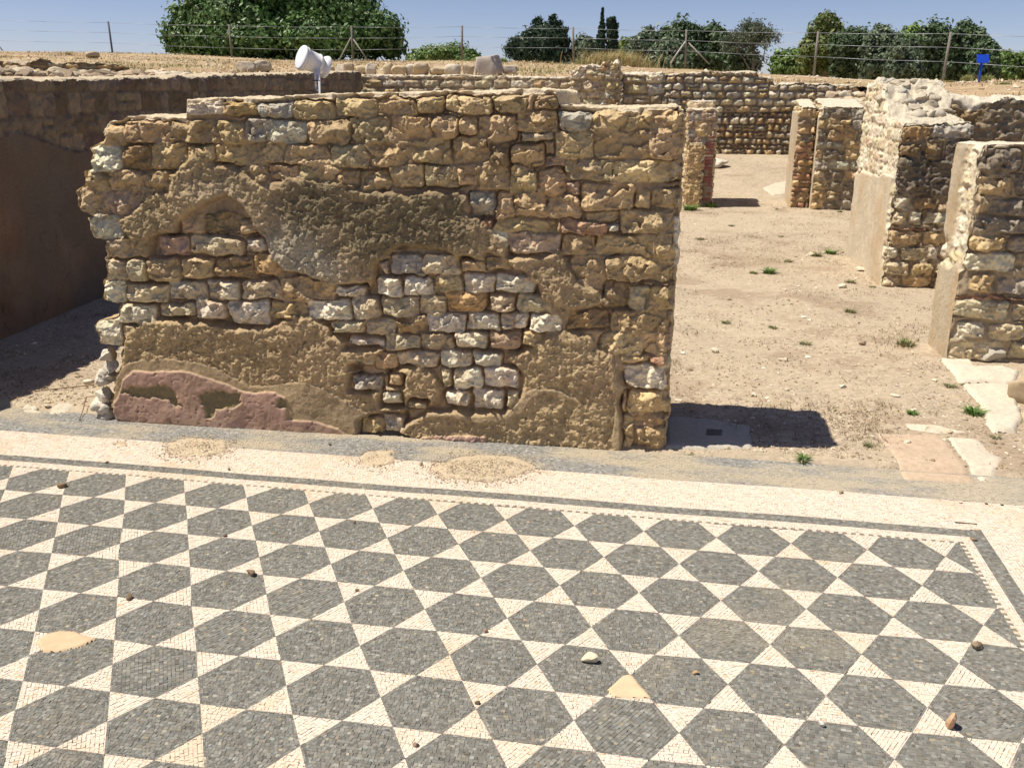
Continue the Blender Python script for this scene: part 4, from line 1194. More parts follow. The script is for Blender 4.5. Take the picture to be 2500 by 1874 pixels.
def tube(p0, p1, r0, r1=None, n=8, cap=True):
    p0, p1 = np.array(p0, float), np.array(p1, float)
    r1 = r0 if r1 is None else r1
    ax = p1 - p0; ax /= np.linalg.norm(ax)
    t = np.array([0, 0, 1.]) if abs(ax[2]) < .9 else np.array([1., 0, 0])
    a = np.cross(ax, t); a /= np.linalg.norm(a); b = np.cross(ax, a)
    an = np.linspace(0, 2 * np.pi, n, endpoint=False)
    ring = np.cos(an)[:, None] * a + np.sin(an)[:, None] * b
    V = np.concatenate([p0 + ring * r0, p1 + ring * r1])
    F = [[i, (i + 1) % n, n + (i + 1) % n, n + i] for i in range(n)]
    if cap: F += [list(range(n))[::-1], list(range(n, 2 * n))]
    return V, F
def lathe(p0, ax, prof, n=28):
    """prof: list of (distance along the axis, radius)"""
    ax = np.array(ax, float); ax /= np.linalg.norm(ax)
    t = np.array([0, 0, 1.]) if abs(ax[2]) < .9 else np.array([1., 0, 0])
    a = np.cross(ax, t); a /= np.linalg.norm(a); b = np.cross(ax, a)
    an = np.linspace(0, 2 * np.pi, n, endpoint=False)
    ring = np.cos(an)[:, None] * a + np.sin(an)[:, None] * b
    V = np.concatenate([np.array(p0) + ax * d + ring * r for d, r in prof])
    F = []
    for k in range(len(prof) - 1):
        F += [[k * n + i, k * n + (i + 1) % n, (k + 1) * n + (i + 1) % n, (k + 1) * n + i] for i in range(n)]
    F += [list(range(n))[::-1], [(len(prof) - 1) * n + i for i in range(n)]]
    return V, F
def joinvf(L):
    V, F, o = [], [], 0
    for v, f in L:
        V.append(v); F += [[i + o for i in q] for q in f]; o += len(v)
    return np.concatenate(V), F
def flatc(V, c, j=.06, sd_=1):
    return np.clip(np.array(c)[None] * (1 + j * fbm(V[:, 0] * 9, V[:, 1] * 9, V[:, 2] * 9, sd_, 2))[:, None], 0, 1)
def box(c, e1, e2, e3):
    c, e1, e2, e3 = [np.array(q, float) for q in (c, e1, e2, e3)]
    V = np.array([c + a * e1 + b * e2 + d * e3 for d in (-1, 1) for b in (-1, 1) for a in (-1, 1)])
    return V, [[0, 2, 3, 1], [4, 5, 7, 6], [0, 1, 5, 4], [2, 6, 7, 3], [0, 4, 6, 2], [1, 3, 7, 5]]

# ------------------------------------------------------------------ irregular flat slab from a traced outline
def slab(name, label, cat, pts, h, col, mat=None, zb=None, seed=1, group=None, dome=0.0, res=.012, amp=.003, edge=.02, wob=.01):
    """pts: outline on the ground (world x, y)"""
    P = np.array(pts, float)
    x0, y0 = P.min(0) - .03; x1, y1 = P.max(0) + .03
    nx, ny = max(4, int((x1 - x0) / res)), max(4, int((y1 - y0) / res))
    X, Y = np.meshgrid(np.linspace(x0, x1, nx), np.linspace(y0, y1, ny), indexing='ij')
    x, y = X.ravel(), Y.ravel()
    s_ = pl_sd(P, x + wob * fbm(x * 14, y * 14, 1, seed, 3), y + wob * fbm(x * 14, y * 14, 5, seed, 3))
    m = s_ > -res * .8
    base = lowz(x, y) if zb is None else np.full(x.shape, zb)
    base = np.where(y > 4.25, base, .002 + .006 * fbm(x * 1.6, y * 1.6, 0, 99, 3) * sstep(0, .3, 4.27 - y))
    z = base - .008 + (h + .008) * sstep(-res, edge, s_) + dome * sstep(0, .12, s_) + amp * fbm(x * 25, y * 25, 0, seed + 3, 4, .6)
    idx = np.arange(nx * ny).reshape(nx, ny)
    q = np.stack([idx[:-1, :-1], idx[1:, :-1], idx[1:, 1:], idx[:-1, 1:]], -1).reshape(-1, 4)
    q = q[m[q].all(1)]
    u, inv = np.unique(q, return_inverse=True)
    V = np.stack([x, y, z], 1)[u]
    C = np.array(col)[None] * (1 + .10 * fbm(V[:, 0] * 7, V[:, 1] * 7, 0, seed + 5, 4))[:, None]
    o = mesh_obj(name, V, inv.reshape(q.shape), mat or M_ROCK, None, C)
    recenter(o)
    return tag(o, label, cat, group)
KR = 300 / 904
def ZR(x, y): return (2200 + x * KR, 750 + y * KR)
def Z8(x, y): return (1600 + x * K4, 800 + y * K4)
def gxy(fn, pts): return [tuple(gp(*fn(*p))[:2]) for p in pts]
PALE = (.56, .50, .39)
slab('stone_slab', 'white paving slab directly in front of the nearest pier', 'slab', gxy(ZR, [(275, 390), (510, 395), (550, 450), (740, 440), (870, 490), (830, 575), (640, 565), (440, 570), (370, 480)]), .02, (.60, .53, .42), seed=11)
slab('stone_slab', 'cracked white slab, second from the nearest pier, running towards the mosaic', 'slab', gxy(ZR, [(445, 585), (640, 578), (830, 592), (865, 740), (895, 830), (840, 935), (680, 930), (620, 850), (600, 760), (500, 640)]), .022, (.58, .52, .41), seed=12)
slab('stone_slab', 'thin pale strip of paving at the back edge of the flat tan paving patch', 'slab', gxy(Z8, [(1480, 568), (1700, 590), (1920, 632), (1690, 640), (1510, 612)]), .004, (.60, .52, .40), seed=13, amp=.002)
slab('stone_slab', 'smooth tan paving patch with worn corners at the doorway beside the mosaic', 'slab', gxy(Z8, [(1325, 637), (1690, 647), (1755, 690), (1880, 870), (1925, 930), (1490, 912), (1440, 810)]), .006, (.50, .385, .275), seed=14, amp=.001, wob=.006)
slab('stone_slab', 'rough pale slab along the right side of the tan paving patch', 'slab', gxy(Z8, [(1750, 658), (1930, 668), (2080, 800), (2040, 900), (1960, 922), (1880, 860), (1800, 760)]), .006, (.58, .51, .40), seed=15)
slab('stone_slab', 'grey threshold slab in the shadow at the end of the long wall', 'slab', gxy(Z8, [(60, 540), (320, 560), (570, 592), (575, 700), (588, 752), (240, 748), (60, 740)]), .010, (.47, .43, .36), seed=16, amp=.0015, wob=.005)
so_ = gxy(Z8, [(300, 628), (400, 628), (402, 668), (300, 668)])
slab('socket_shade', 'small dark square painted as the shade of a hole in the threshold slab', 'painted shade', so_, .0135, (.16, .14, .115), seed=17, amp=.001, wob=.002, res=.006, edge=.004)  # raised dark slab painted as the shade inside a socket hole
slab('stone_slab', 'pale slab flush with the earth beside the far pier and doorway', 'slab', [tuple(gp(u, v)[:2]) for u, v in [(1862, 471), (1890, 466), (1932, 464), (1934, 478), (1885, 481)]], .012, PALE, seed=18, res=.02, wob=.004)
slab('stone_slab', 'white flat stone left of the long wall, the one farther left', 'slab', [tuple(gp(u, v)[:2]) for u, v in [(42, 1000), (70, 990), (95, 998), (105, 1006), (75, 1008)]], .006, PALE, seed=19)
slab('stone_slab', 'white flat stone at the left foot of the long wall', 'slab', [tuple(gp(u, v)[:2]) for u, v in [(112, 1005), (140, 994), (180, 990), (188, 1000), (160, 1008), (125, 1010)]], .006, PALE, seed=20)
# ------------------------------------------------------------------ floor repairs and sand on the mosaic
def Z9(x, y): return (1000 + x * 800 / 2212, 1400 + y * 800 / 2212)
slab('mortar_patch', 'smooth peach mortar repair filling a white triangle, right of centre', 'floor repair', gxy(Z9, [(1435, 690), (1475, 680), (1500, 685), (1560, 760), (1632, 838), (1480, 840), (1365, 832), (1328, 785)]), .0035, (.63, .48, .31), M_PAINT, seed=21, amp=.0006, wob=.004, res=.006, edge=.004)
slab('mortar_patch', 'irregular peach mortar repair near the left edge of the mosaic', 'floor repair', [tuple(gp(u, v)[:2]) for u, v in [(88, 1570), (112, 1550), (150, 1542), (185, 1545), (235, 1562), (200, 1580), (150, 1592), (105, 1594)]], .0035, (.56, .42, .27), M_PAINT, seed=22, amp=.0006, wob=.006, res=.006, edge=.004)
def grains(n, xf, yf, zf, smin, smax, pal, seed, flat=.6):
    r_ = np.random.default_rng(seed)
    base = np.array([[1, 0, 0], [-1, 0, 0], [0, 1, 0], [0, -1, 0], [0, 0, 1], [0, 0, -1.]])
    f = np.array([[0, 2, 4], [2, 1, 4], [1, 3, 4], [3, 0, 4], [2, 0, 5], [1, 2, 5], [3, 1, 5], [0, 3, 5]])
    sz = smin + (smax - smin) * r_.random(n) ** 3
    v = base[None] * r_.uniform(.55, 1.15, (n, 6, 1)) * sz[:, None, None]
    v += r_.normal(0, .16, (n, 6, 3)) * sz[:, None, None]
    v[..., 2] *= flat
    an = r_.uniform(0, 6.28, n); c, s_ = np.cos(an)[:, None], np.sin(an)[:, None]
    vx = v[..., 0] * c - v[..., 1] * s_; vy = v[..., 0] * s_ + v[..., 1] * c
    V = np.stack([vx + xf[:, None], vy + yf[:, None], v[..., 2] + (zf + sz * flat * .45)[:, None]], -1).reshape(-1, 3)
    F = (np.arange(n) * 6)[:, None, None] + f[None]
    pal = np.array(pal)
    cc = pal[r_.integers(0, len(pal), n)] * r_.uniform(.8, 1.15, (n, 1))
    return V, F.reshape(-1, 3), np.repeat(cc, 6, axis=0)
GP_ = [(.60, .52, .39), (.50, .40, .28), (.40, .31, .20), (.28, .20, .13), (.56, .45, .31), (.44, .37, .28), (.68, .61, .48), (.33, .24, .15)]
for i, (u, v, ru, rv, lab) in enumerate([(480, 1092, 88, 26, 'gritty sand drift on the white border, left of centre, rounded at its right end'), (1180, 1142, 128, 34, 'largest sand drift, lying across the dark and white borders below the long wall'), (925, 1118, 52, 22, 'middle sand drift between the two bigger ones on the white border'), (293, 1082, 22, 8, 'tiny spill of sand on the white border at the far left')]):
    pts = []
    for k in range(26):
        t_ = k / 26 * 2 * math.pi
        f_r = 1 + .16 * float(vn(math.cos(t_) * 1.6 + i * 7, math.sin(t_) * 1.6, 0, 5))
        pts.append(tuple(gp(u + ru * math.cos(t_) * f_r, v + rv * math.sin(t_) * f_r)[:2]))
    o = slab('sand_drift', lab, 'sand', pts, .003, (.50, .41, .29), M_EARTH, seed=30 + i, group='sand drifts on the mosaic border', dome=.004, amp=.0025, res=.007, edge=.03, wob=.03)
    P = np.array(pts); n = int(4200 * (ru * rv) / (128 * 34))
    x = rng.uniform(P[:, 0].min() - .09, P[:, 0].max() + .09, n * 2); y = rng.uniform(P[:, 1].min() - .07, P[:, 1].max() + .07, n * 2)
    s_ = pl_sd(P, x, y); m = s_ > -.09 * rng.random(n * 2) ** 3
    x, y, s_ = x[m], y[m], s_[m]
    Vg, Fg, Cg = grains(len(x), x, y, .002 + .006 * fbm(x * 1.6, y * 1.6, 0, 99, 3) * sstep(0, .3, 4.27 - y) + .008 * sstep(0, .12, s_), .0015, .006, GP_, 60 + i)
    g = mesh_obj('grit', Vg, Fg, M_ROCK, o, Cg, smooth=False)
    g['kind'] = 'stuff'

# ------------------------------------------------------------------ pebbles lying on the mosaic
def rock(name, label, cat, c, size, col, seed, ang=0.0, sub=3, group=None, smooth=False, blk=1.0):
    v, f = rock_mesh((c[0], c[1], c[2] + size[2] * .75), size, seed, sub, ang=ang, blk=blk)
    C = np.array(col)[None] * (1 + .15 * fbm(v[:, 0] * 3 / max(size), v[:, 1] * 3 / max(size), v[:, 2] * 3 / max(size), seed, 3))[:, None]
    o = mesh_obj(name, v, f, M_ROCK, None, C, smooth=smooth)
    recenter(o)
    return tag(o, label, cat, group)
PB = [(1437, 1614, .026, .016, (.66, .58, .42), 'cream pebble on a grey hexagon, the largest one near the centre'),
      (2321, 1772, .018, .026, (.55, .36, .22), 'upright reddish pebble on a white triangle at lower right'),
      (614, 1402, .019, .011, (.24, .17, .12), 'dark brown pebble on a white triangle, left of centre'),
      (150, 1190, .020, .011, (.27, .19, .11), 'brown pebble near the far left of the patterned field'),
      (316, 1462, .014, .008, (.22, .16, .10), 'small brown pebble left of centre in the lower field'),
      (2383, 1583, .020, .012, (.28, .22, .14), 'dark pebble near the right edge of the field'),
      (1029, 1134, .012, .009, (.45, .36, .27), 'tan pebble on the white border beside the largest sand drift'),
      (1015, 1820, .010, .006, (.30, .22, .13), 'tiny brown pebble at the bottom near the centre'),
      (1186, 1541, .009, .006, (.40, .26, .18), 'tiny reddish pebble right of the dark brown one'),
      (804, 1085, .011, .006, (.18, .15, .11), 'small dark crumb on the grey strip at the foot of the wall'),
      (261, 1130, .009, .005, (.20, .16, .10), 'dark crumb on the narrow grey border line at left'),
      (559, 1145, .009, .005, (.20, .16, .10), 'dark crumb on the white border right of the first sand drift'),
      (1166, 1716, .008, .005, (.12, .10, .07), 'black crumb on a white triangle below the cream pebble'),
      (871, 1441, .008, .005, (.34, .25, .15), 'small tan crumb on a hexagon left of the centre'),
      (2377, 1318, .011, .005, (.24, .18, .12), 'dark crumb on the grey border corner at right'),
      (2053, 1205, .012, .006, (.34, .27, .17), 'brown crumb on the wide white border at right'),
      (2005, 1770, .010, .008, (.60, .58, .53), 'whitish pebble on a hexagon at lower right'),
      (1698, 1645, .009, .006, (.42, .28, .15), 'orange brown crumb on a hexagon right of the mortar repair'),
      (550, 1310, .008, .005, (.16, .12, .08), 'dark crumb on a hexagon in the left part of the field'),
      (865, 1276, .008, .005, (.20, .15, .10), 'dark crumb beside a white triangle, upper middle of the field')]
for i, (u, v, s1, s2, c, lab) in enumerate(PB):
    p = gp(u, v); p[2] = .001 + .006 * float(fbm(p[0] * 1.6, p[1] * 1.6, 0, 99, 3)) * float(sstep(0, .3, 4.27 - p[1]))
    rock('pebble', lab, 'pebble', p, (s1, s1 * .72, s2), c, 700 + i, ang=i * 1.3, sub=2, group='pebbles on the mosaic')
# boulders and stones standing on the ground
rock('boulder', 'brown boulder at the right edge beside the white slabs', 'boulder', gpt(2520, 985), (.12, .10, .10), (.42, .33, .22), 801, .4, smooth=True)
rock('boulder', 'smaller stone at the right edge below the brown boulder', 'boulder', gpt(2522, 1035), (.08, .07, .035), (.50, .40, .27), 802, .4)
rock('loose_stone', 'flat grey stone at the foot of the nearest pier', 'stone', gpt(2414, 880), (.12, .05, .05), (.46, .42, .34), 803, .1)
rock('loose_stone', 'white rounded stone beside the stub pier, seen through the doorway', 'stone', gpt(1750, 448) + np.array([0, 0, 0]), (.16, .13, .10), (.60, .54, .43), 804, .3, smooth=True)
LS = [(1655, 982, .020, 'white pebble on the earth beside the wall shadow'), (2215, 1082, .022, 'pale pebble on the tan paving patch'), (1840, 968, .026, 'flat pale stone just behind the wall shadow'), (2185, 970, .022, 'pale stone right of the wall shadow'), (1920, 955, .014, 'small white stone behind the middle of the wall shadow'),
      (1745, 860, .035, 'flat white stone lying left in the bare room'), (2130, 1068, .014, 'white pebble right of the shadow tip'), (1912, 882, .03, 'thin pale stone on the earth in mid room'), (2105, 840, .035, 'stone with a dark side in the middle of the room'), (2100, 662, .05, 'white stone near the foot of the middle pier'),
      (1980, 625, .05, 'pale stone lying by the two weeds in mid room'), (2055, 702, .04, 'stone in the pale gravel before the middle pier'), (2275, 1135, .018, 'brown pebble near the lower edge of the tan paving'), (82, 1000, .03, 'pale stone near the wire at the far left'), (118, 998, .02, 'small stone beside the wire at the far left'), (215, 936, .03, 'white stone close to the left end of the long wall')]
for i, (u, v, s_, lab) in enumerate(LS):
    rock('loose_stone', lab, 'stone', gpt(u, v), (s_, s_ * .7, s_ * .45), (.64, .57, .44) if i not in (8, 12) else (.36, .28, .19), 820 + i, i * .9, sub=2, group='loose stones on the bare earth')

# ------------------------------------------------------------------ gravel and plant litter on the earth
print('gravel')
def scatter_ground(n, y0, y1, seed, pw=1.6):
    r_ = np.random.default_rng(seed)
    y = y0 + (y1 - y0) * r_.random(n) ** pw
    x = r_.uniform(-1, 1, n)
    xr = .60 * y + .8
    x = x * xr - .17 * y
    m = (x > -4.5) & ~((x > -3.05) & (x < .0) & (y < 4.95)) & ~((x > 1.75) & (y > 6.25) & (y < 6.8)) & (x < 6.5)
    m &= (fbm(x * 1.6, y * 1.6, 0, seed + 1, 3) > -.35 + .5 * r_.random(n) - .3)
    return x[m], y[m]
x, y = scatter_ground(60000, 4.33, 15.5, 900, 1.7)
V_, F_, C_ = grains(len(x), x, y, lowz(x, y) - .001, .0032, .0135, GP_, 901, .6)
o = mesh_obj('gravel', V_, F_, M_ROCK, None, C_, smooth=False); tag(o, 'fine pale gravel scattered over the bare earth floors', 'gravel', kind='stuff')
x, y = scatter_ground(4200, 4.4, 19.5, 903, 1.0)
V_, F_, C_ = grains(len(x), x, y, lowz(x, y) - .002, .006, .028, GP_ + [(.7, .64, .52)] * 3, 904, .5)
o = mesh_obj('rubble_chips', V_, F_, M_ROCK, None, C_, smooth=False); tag(o, 'small stone chips scattered over the earth between the walls', 'stone chips', kind='stuff')

def blades(x, y, z, L, wd, lean, cols, seed, curve=.4, per=1, az=None):
    """curved grass blades: 2 quads and a tip each"""
    r_ = np.random.default_rng(seed)
    n = len(x)
    a = r_.uniform(0, 6.283, n) if az is None else az
    le = lean * r_.uniform(.3, 1.3, n)
    d = np.stack([np.cos(a), np.sin(a), 0 * a], 1)
    s = np.stack([-np.sin(a), np.cos(a), 0 * a], 1) * wd[:, None]
    P = np.stack([x, y, z], 1)
    up = np.array([0, 0, 1.])
    q1 = P + (d * (le * .35)[:, None] + up) * (L * .5)[:, None]
    q2 = P + (d * (le * (1 + curve))[:, None] + up * (1 - curve * .4)) * (L)[:, None]
    V = np.stack([P - s, P + s, q1 - s * .8, q1 + s * .8, q2], 1).reshape(-1, 3)
    b = (np.arange(n) * 5)[:, None]
    F4 = (b + np.array([[0, 1, 3, 2]])); F3 = (b + np.array([[2, 3, 4]]))
    loops = np.concatenate([F4.ravel(), F3.ravel()]); sizes = np.concatenate([np.full(n, 4), np.full(n, 3)])
    cols = np.array(cols)
    c = cols[r_.integers(0, len(cols), n)] * r_.uniform(.75, 1.2, (n, 1))
    return V, loops, sizes, np.repeat(c, 5, axis=0)
r_ = np.random.default_rng(77)
cx_, cy_ = scatter_ground(900, 4.5, 15, 905, 1.2)
keep = fbm(cx_ * 1.3, cy_ * 1.3, 0, 906, 2) > -.15
cx_, cy_ = cx_[keep], cy_[keep]
k = r_.integers(0, len(cx_), 20000)
x = cx_[k] + r_.normal(0, .09, 20000); y = cy_[k] + r_.normal(0, .09, 20000)
V_, lo, si, C_ = blades(x, y, lowz(x, y), r_.uniform(.006, .030, 20000), r_.uniform(.001, .0028, 20000), 2.2, [(.30, .20, .13), (.36, .25, .17), (.24, .16, .10), (.42, .33, .2), (.26, .22, .11)], 907)
o = mesh_obj('plant_litter', V_, None, M_GRASS, None, C_, smooth=False, loops=lo, sizes=si); tag(o, 'brown dry plant litter in patches on the bare earth', 'plant litter', kind='stuff')

# green weeds, one object each
WD = [(1, 210, 280, 1.5, 'bright green tuft at the foot of the stub pier, nearest the long wall'), (1, 335, 262, 1.3, 'bright green tuft at the right corner of the stub pier'), (0, 455, 372, .7, 'small weed in the earth just in front of the far doorway shadow'), (0, 270, 455, .9, 'flat green weed near the upper right edge of the long wall'),
      (0, 755, 438, .6, 'tiny weed in the open floor below the far pier'), (0, 960, 555, 1.3, 'wide green weed in mid room, left one of a close pair'), (1, 1050, 540, 1.1, 'bushy green weed in mid room, right one of a close pair'), (0, 797, 590, .9, 'small weed left of the close pair in mid room'),
      (0, 587, 658, .9, 'low weed in the middle of the room, left of a greener one'), (1, 685, 657, 1.2, 'dense green weed in the middle of the bare room'), (0, 1172, 715, 1.0, 'green weed left of the foot of the middle pier'), (0, 1300, 740, .7, 'little weed beside the foot of the middle pier'),
      (0, 1167, 895, 1.1, 'green weed on bare earth in front of the middle pier'), (0, 425, 957, .9, 'small weed near the right edge of the long wall, lower half'), (0, 705, 985, .8, 'small weed in the lower middle of the room'), (0, 900, 1083, 1.0, 'low weed in the lower room, right of centre'),
      (0, 1500, 1085, 1.6, 'large spreading green weed left of the nearest pier'), (0, 1105, 290, .7, 'weed at the foot of the far pier, right part'), (0, 725, 275, .5, 'weed below the far doorway jamb')]
WD2 = [(0, 1770, 358, 1.0, 'weed on the left edge of the white slabs'), (1, 1905, 520, 1.3, 'tall feathery weed against the left edge of the cracked slab'), (1, 1540, 520, .8, 'small leafy weed on the gravel behind the tan paving'), (1, 885, 805, .9, 'broad leaved green weed at the lower edge of the wall shadow'),
       (0, 205, 768, .8, 'dark green tuft in the corner by the end of the long wall'), (0, 1280, 717, .9, 'faded weed right of the tip of the wall shadow'), (0, 650, 812, .6, 'withered weed on the sand edge below the wall shadow'), (0, 1850, 350, .6, 'thin weed beside the cracked slab, upper end'), (0, 2040, 665, .8, 'dry weed to the right of the rough pale slab')]
for i, (kind, x_, y_, s_, lab) in enumerate([(a, b, c, d, e) for a, b, c, d, e in WD] + [(a, b, c + 1000000, d, e) for a, b, c, d, e in WD2]):
    if y_ > 999999: u, v = Z8(x_, y_ - 1000000)
    else: u, v = 1600 + x_ * K4, 400 + y_ * K4
    p = gpt(u, v)
    dist = math.hypot(p[0], p[1])
    n = int(60 + 50 * s_)
    R = .0135 * s_ * (.5 + dist * .16)
    r2 = np.random.default_rng(950 + i)
    aa = r2.uniform(0, 6.283, n); rr = R * np.sqrt(r2.random(n)) * 1.6
    x = p[0] + rr * np.cos(aa); y = p[1] + rr * np.sin(aa)
    L_ = R * r2.uniform(.5, 1.5, n) * (1.3 if kind else .9)
    V_, lo, si, C_ = blades(x, y, lowz(x, y) - .002, L_, L_ * r2.uniform(.06, .16, n), 1.1, [(.13, .25, .05), (.17, .30, .07), (.10, .19, .04), (.25, .30, .11)] if kind else [(.17, .24, .08), (.13, .19, .06), (.28, .27, .13), (.38, .31, .17)], 960 + i, az=aa + r2.normal(0, .5, n))
    o = mesh_obj('weed', V_, None, M_GRASS, None, C_, smooth=False, loops=lo, sizes=si)
    o2 = recenter(o); tag(o2, lab, 'weed', 'weeds growing in the bare earth')

# thin rusty wire and the rod at the wall's left foot
def polytube(P, r, n=6):
    return joinvf([tube(P[i], P[i + 1], r, n=n) for i in range(len(P) - 1)])
pp = [gpt(232, 985) + [0, 0, .03], gpt(215, 995) + [0, 0, .045], gpt(203, 1010) + [0, 0, .03], gpt(194, 1027) + [0, 0, .004]]
V_, F_ = polytube(pp, .0022); o = mesh_obj('rusty_wire', V_, F_, M_WOOD, None, flatc(V_, (.16, .09, .05))); recenter(o); tag(o, 'short bent rusty wire sticking out at the left foot of the long wall', 'wire')
pp = [gpt(85, 960) + [0, 0, .005], gpt(160, 953) + [0, 0, .012], gpt(232, 947) + [0, 0, .012]]
V_, F_ = polytube(pp, .0028); o = mesh_obj('rusty_rod', V_, F_, M_WOOD, None, flatc(V_, (.19, .12, .07))); recenter(o); tag(o, 'straight thin rusty rod lying on the sunlit earth left of the long wall', 'rod')
pp = [gpt(-12, 978) + [0, 0, .01], gpt(14, 968) + [0, 0, .02], gpt(25, 953) + [0, 0, .02]]
V_, F_ = polytube(pp, .0018); o = mesh_obj('dry_twig', V_, F_, M_WOOD, None, flatc(V_, (.5, .45, .38))); recenter(o); tag(o, 'thin pale twig at the left edge by the shadow line', 'twig')

# ------------------------------------------------------------------ floodlight
FY = 9.0
fc = yp(737, 141, FY)
WHT = (.80, .80, .80)
root = empty('floodlight', (yp(779, 228, FY)[0], FY, 0)); tag(root, 'white round floodlight on a twin pole behind the long wall', 'floodlight')
ax = np.array([.66, .68, -.32]); ax /= np.linalg.norm(ax)
V_, F_ = lathe(fc - ax * .02, ax, [(0, .098), (.004, .108), (.012, .117), (.028, .119), (.034, .112)]); mesh_obj('front_disc', V_, F_, M_METAL, root, flatc(V_, WHT, .02))
V_, F_ = lathe(fc + ax * .012, ax, [(0, .104), (.01, .112), (.026, .113), (.030, .098), (.080, .096), (.150, .090), (.154, .097), (.164, .097), (.167, .086), (.190, .080)]); mesh_obj('housing', V_, F_, M_METAL, root, flatc(V_, WHT, .02))
V_, F_ = lathe(fc + ax * .205, ax, [(0, .060), (.004, .080), (.03, .100), (.052, .108), (.060, .106), (.062, .02)]); mesh_obj('rear_flange', V_, F_, M_METAL, root, flatc(V_, WHT, .02))
rc = fc + ax * .215
neck = yp(771, 180, FY)
V_, F_ = tube(rc + [0, 0, -.02], neck, .055, .014, 16); mesh_obj('bracket', V_, F_, M_METAL, root, flatc(V_, WHT, .02))
a0_, a1_ = yp(769.5, 176, FY), yp(771, 214, FY)
V_, F_ = joinvf([tube(a0_, a1_, .011, n=12), tube(a1_, yp(776, 222, FY), .011, .008, n=12)]); mesh_obj('pole', V_, F_, M_METAL, root, flatc(V_, WHT, .02))
b0_ = yp(777.5, 168, FY); b1_ = yp(780, 232, FY); dz = (b1_ - b0_) / (b0_[2] - b1_[2])
V_, F_ = tube(b0_, b1_ + dz * (b1_[2]), .0135, n=12); po = mesh_obj('pole', V_, F_, M_METAL, root, flatc(V_, WHT, .02))
tc_ = (yp(765, 197, FY) + yp(782, 197, FY)) / 2
V_, F_ = box(tc_, (.033, 0, 0), (0, .016, 0), (0, 0, .0045)); mesh_obj('clamp', V_, F_, M_METAL, po, flatc(V_, (.03, .03, .03), .02))
for v_ in (204, 217):
    V_, F_ = tube(yp(775.5, v_, FY) + [0, -.017, 0], yp(775.5, v_, FY) + [0, -.010, 0], .006, n=8); mesh_obj('bolt', V_, F_, M_METAL, po, flatc(V_, (.1, .1, .1), .02))

# ------------------------------------------------------------------ blue sign post
BY = 19.0
bt, bb = yp(2399, 140, BY), yp(2389.5, 203, BY)
root = empty('sign_post', (bb[0], BY, bkz(bb[0], BY))); tag(root, 'bright blue metal post with a small tilted panel on the bank', 'sign')
BLU = (.008, .055, .50)
V_, F_ = tube(bb - (bt - bb) * .3, bt, .020, n=12); mesh_obj('post', V_, F_, M_METAL, root, flatc(V_, BLU, .05))
pc_ = yp(2399, 144.5, BY)
V_, F_ = box(pc_ + [0, -.02, .0], (.100, 0, 0), (0, .030, .068), (0, .008, -.004)); mesh_obj('panel', V_, F_, M_METAL, root, flatc(V_, BLU, .05), smooth=False)
V_, F_ = box(pc_ + [0, .016, .072], (.102, 0, 0), (0, .010, 0), (0, 0, .006)); mesh_obj('panel_rim', V_, F_, M_METAL, root, flatc(V_, (.03, .12, .6), .05), smooth=False)

# ------------------------------------------------------------------ wire fence
fpx = [(-20, 126, -32, 45, 34.5), (275, 132, 264, 53, 34), (567, 147, 559, 60, 33), (862, 153, 858, 63, 32), (1128, 140, 1128, 63, 32), (1400, 143, 1399, 67, 31), (1673, 152, 1676, 72, 30), (1988, 170, 1998, 77, 27), (2303, 188, 2322, 78, 24), (2700, 215, 2730, 90, 21)]
root = empty('wire_fence', (-5, 30, 2.5)); tag(root, 'post and wire fence along the crest of the bank', 'fence')
tops, bots = [], []
for i, (bu, bv, tu, tv, y_) in enumerate(fpx):
    b = yp(bu, bv, y_); t = yp(tu, tv, y_)
    tops.append(t); bots.append(b)
    V_, F_ = tube(b + (b - t) * .15, t, .036 if i < 6 else .032, .034 if i < 6 else .029, 10)
    c = (.20, .18, .155) if i > 3 else (.17, .155, .14)
    if i == 1: c = (.12, .14, .16)
    mesh_obj('post', V_, F_, M_WOOD, root, flatc(V_, c, .2))
for (i, x1, y1, x2, y2, c) in [(3, 825, 150, 857, 92, (.34, .31, .27)), (3, 902, 151, 861, 94, (.3, .27, .24)), (6, 1636, 152, 1674, 101, (.5, .48, .44)), (6, 1732, 154, 1681, 105, (.28, .25, .22)), (0, 14, 131, -20, 90, (.3, .32, .33))]:
    y_ = fpx[i][4]
    V_, F_ = tube(yp(x1, y1 + 3, y_ - .15), yp(x2, y2, y_), .022, .022, 8)
    mesh_obj('brace', V_, F_, M_WOOD, root, flatc(V_, c, .15))
for fr_ in (.04, .34, .66):
    segs = []
    for i in range(len(tops) - 1):
        p = tops[i] * (1 - fr_) + bots[i] * fr_; q = tops[i + 1] * (1 - fr_) + bots[i + 1] * fr_
        m = (p + q) / 2 - np.array([0, 0, .02])
        segs += [tube(p, m, .005, n=5), tube(m, q, .005, n=5)]
    V_, F_ = joinvf(segs)
    mesh_obj('wire', V_, F_, M_WIRE, root, flatc(V_, (.34, .36, .38), .02))

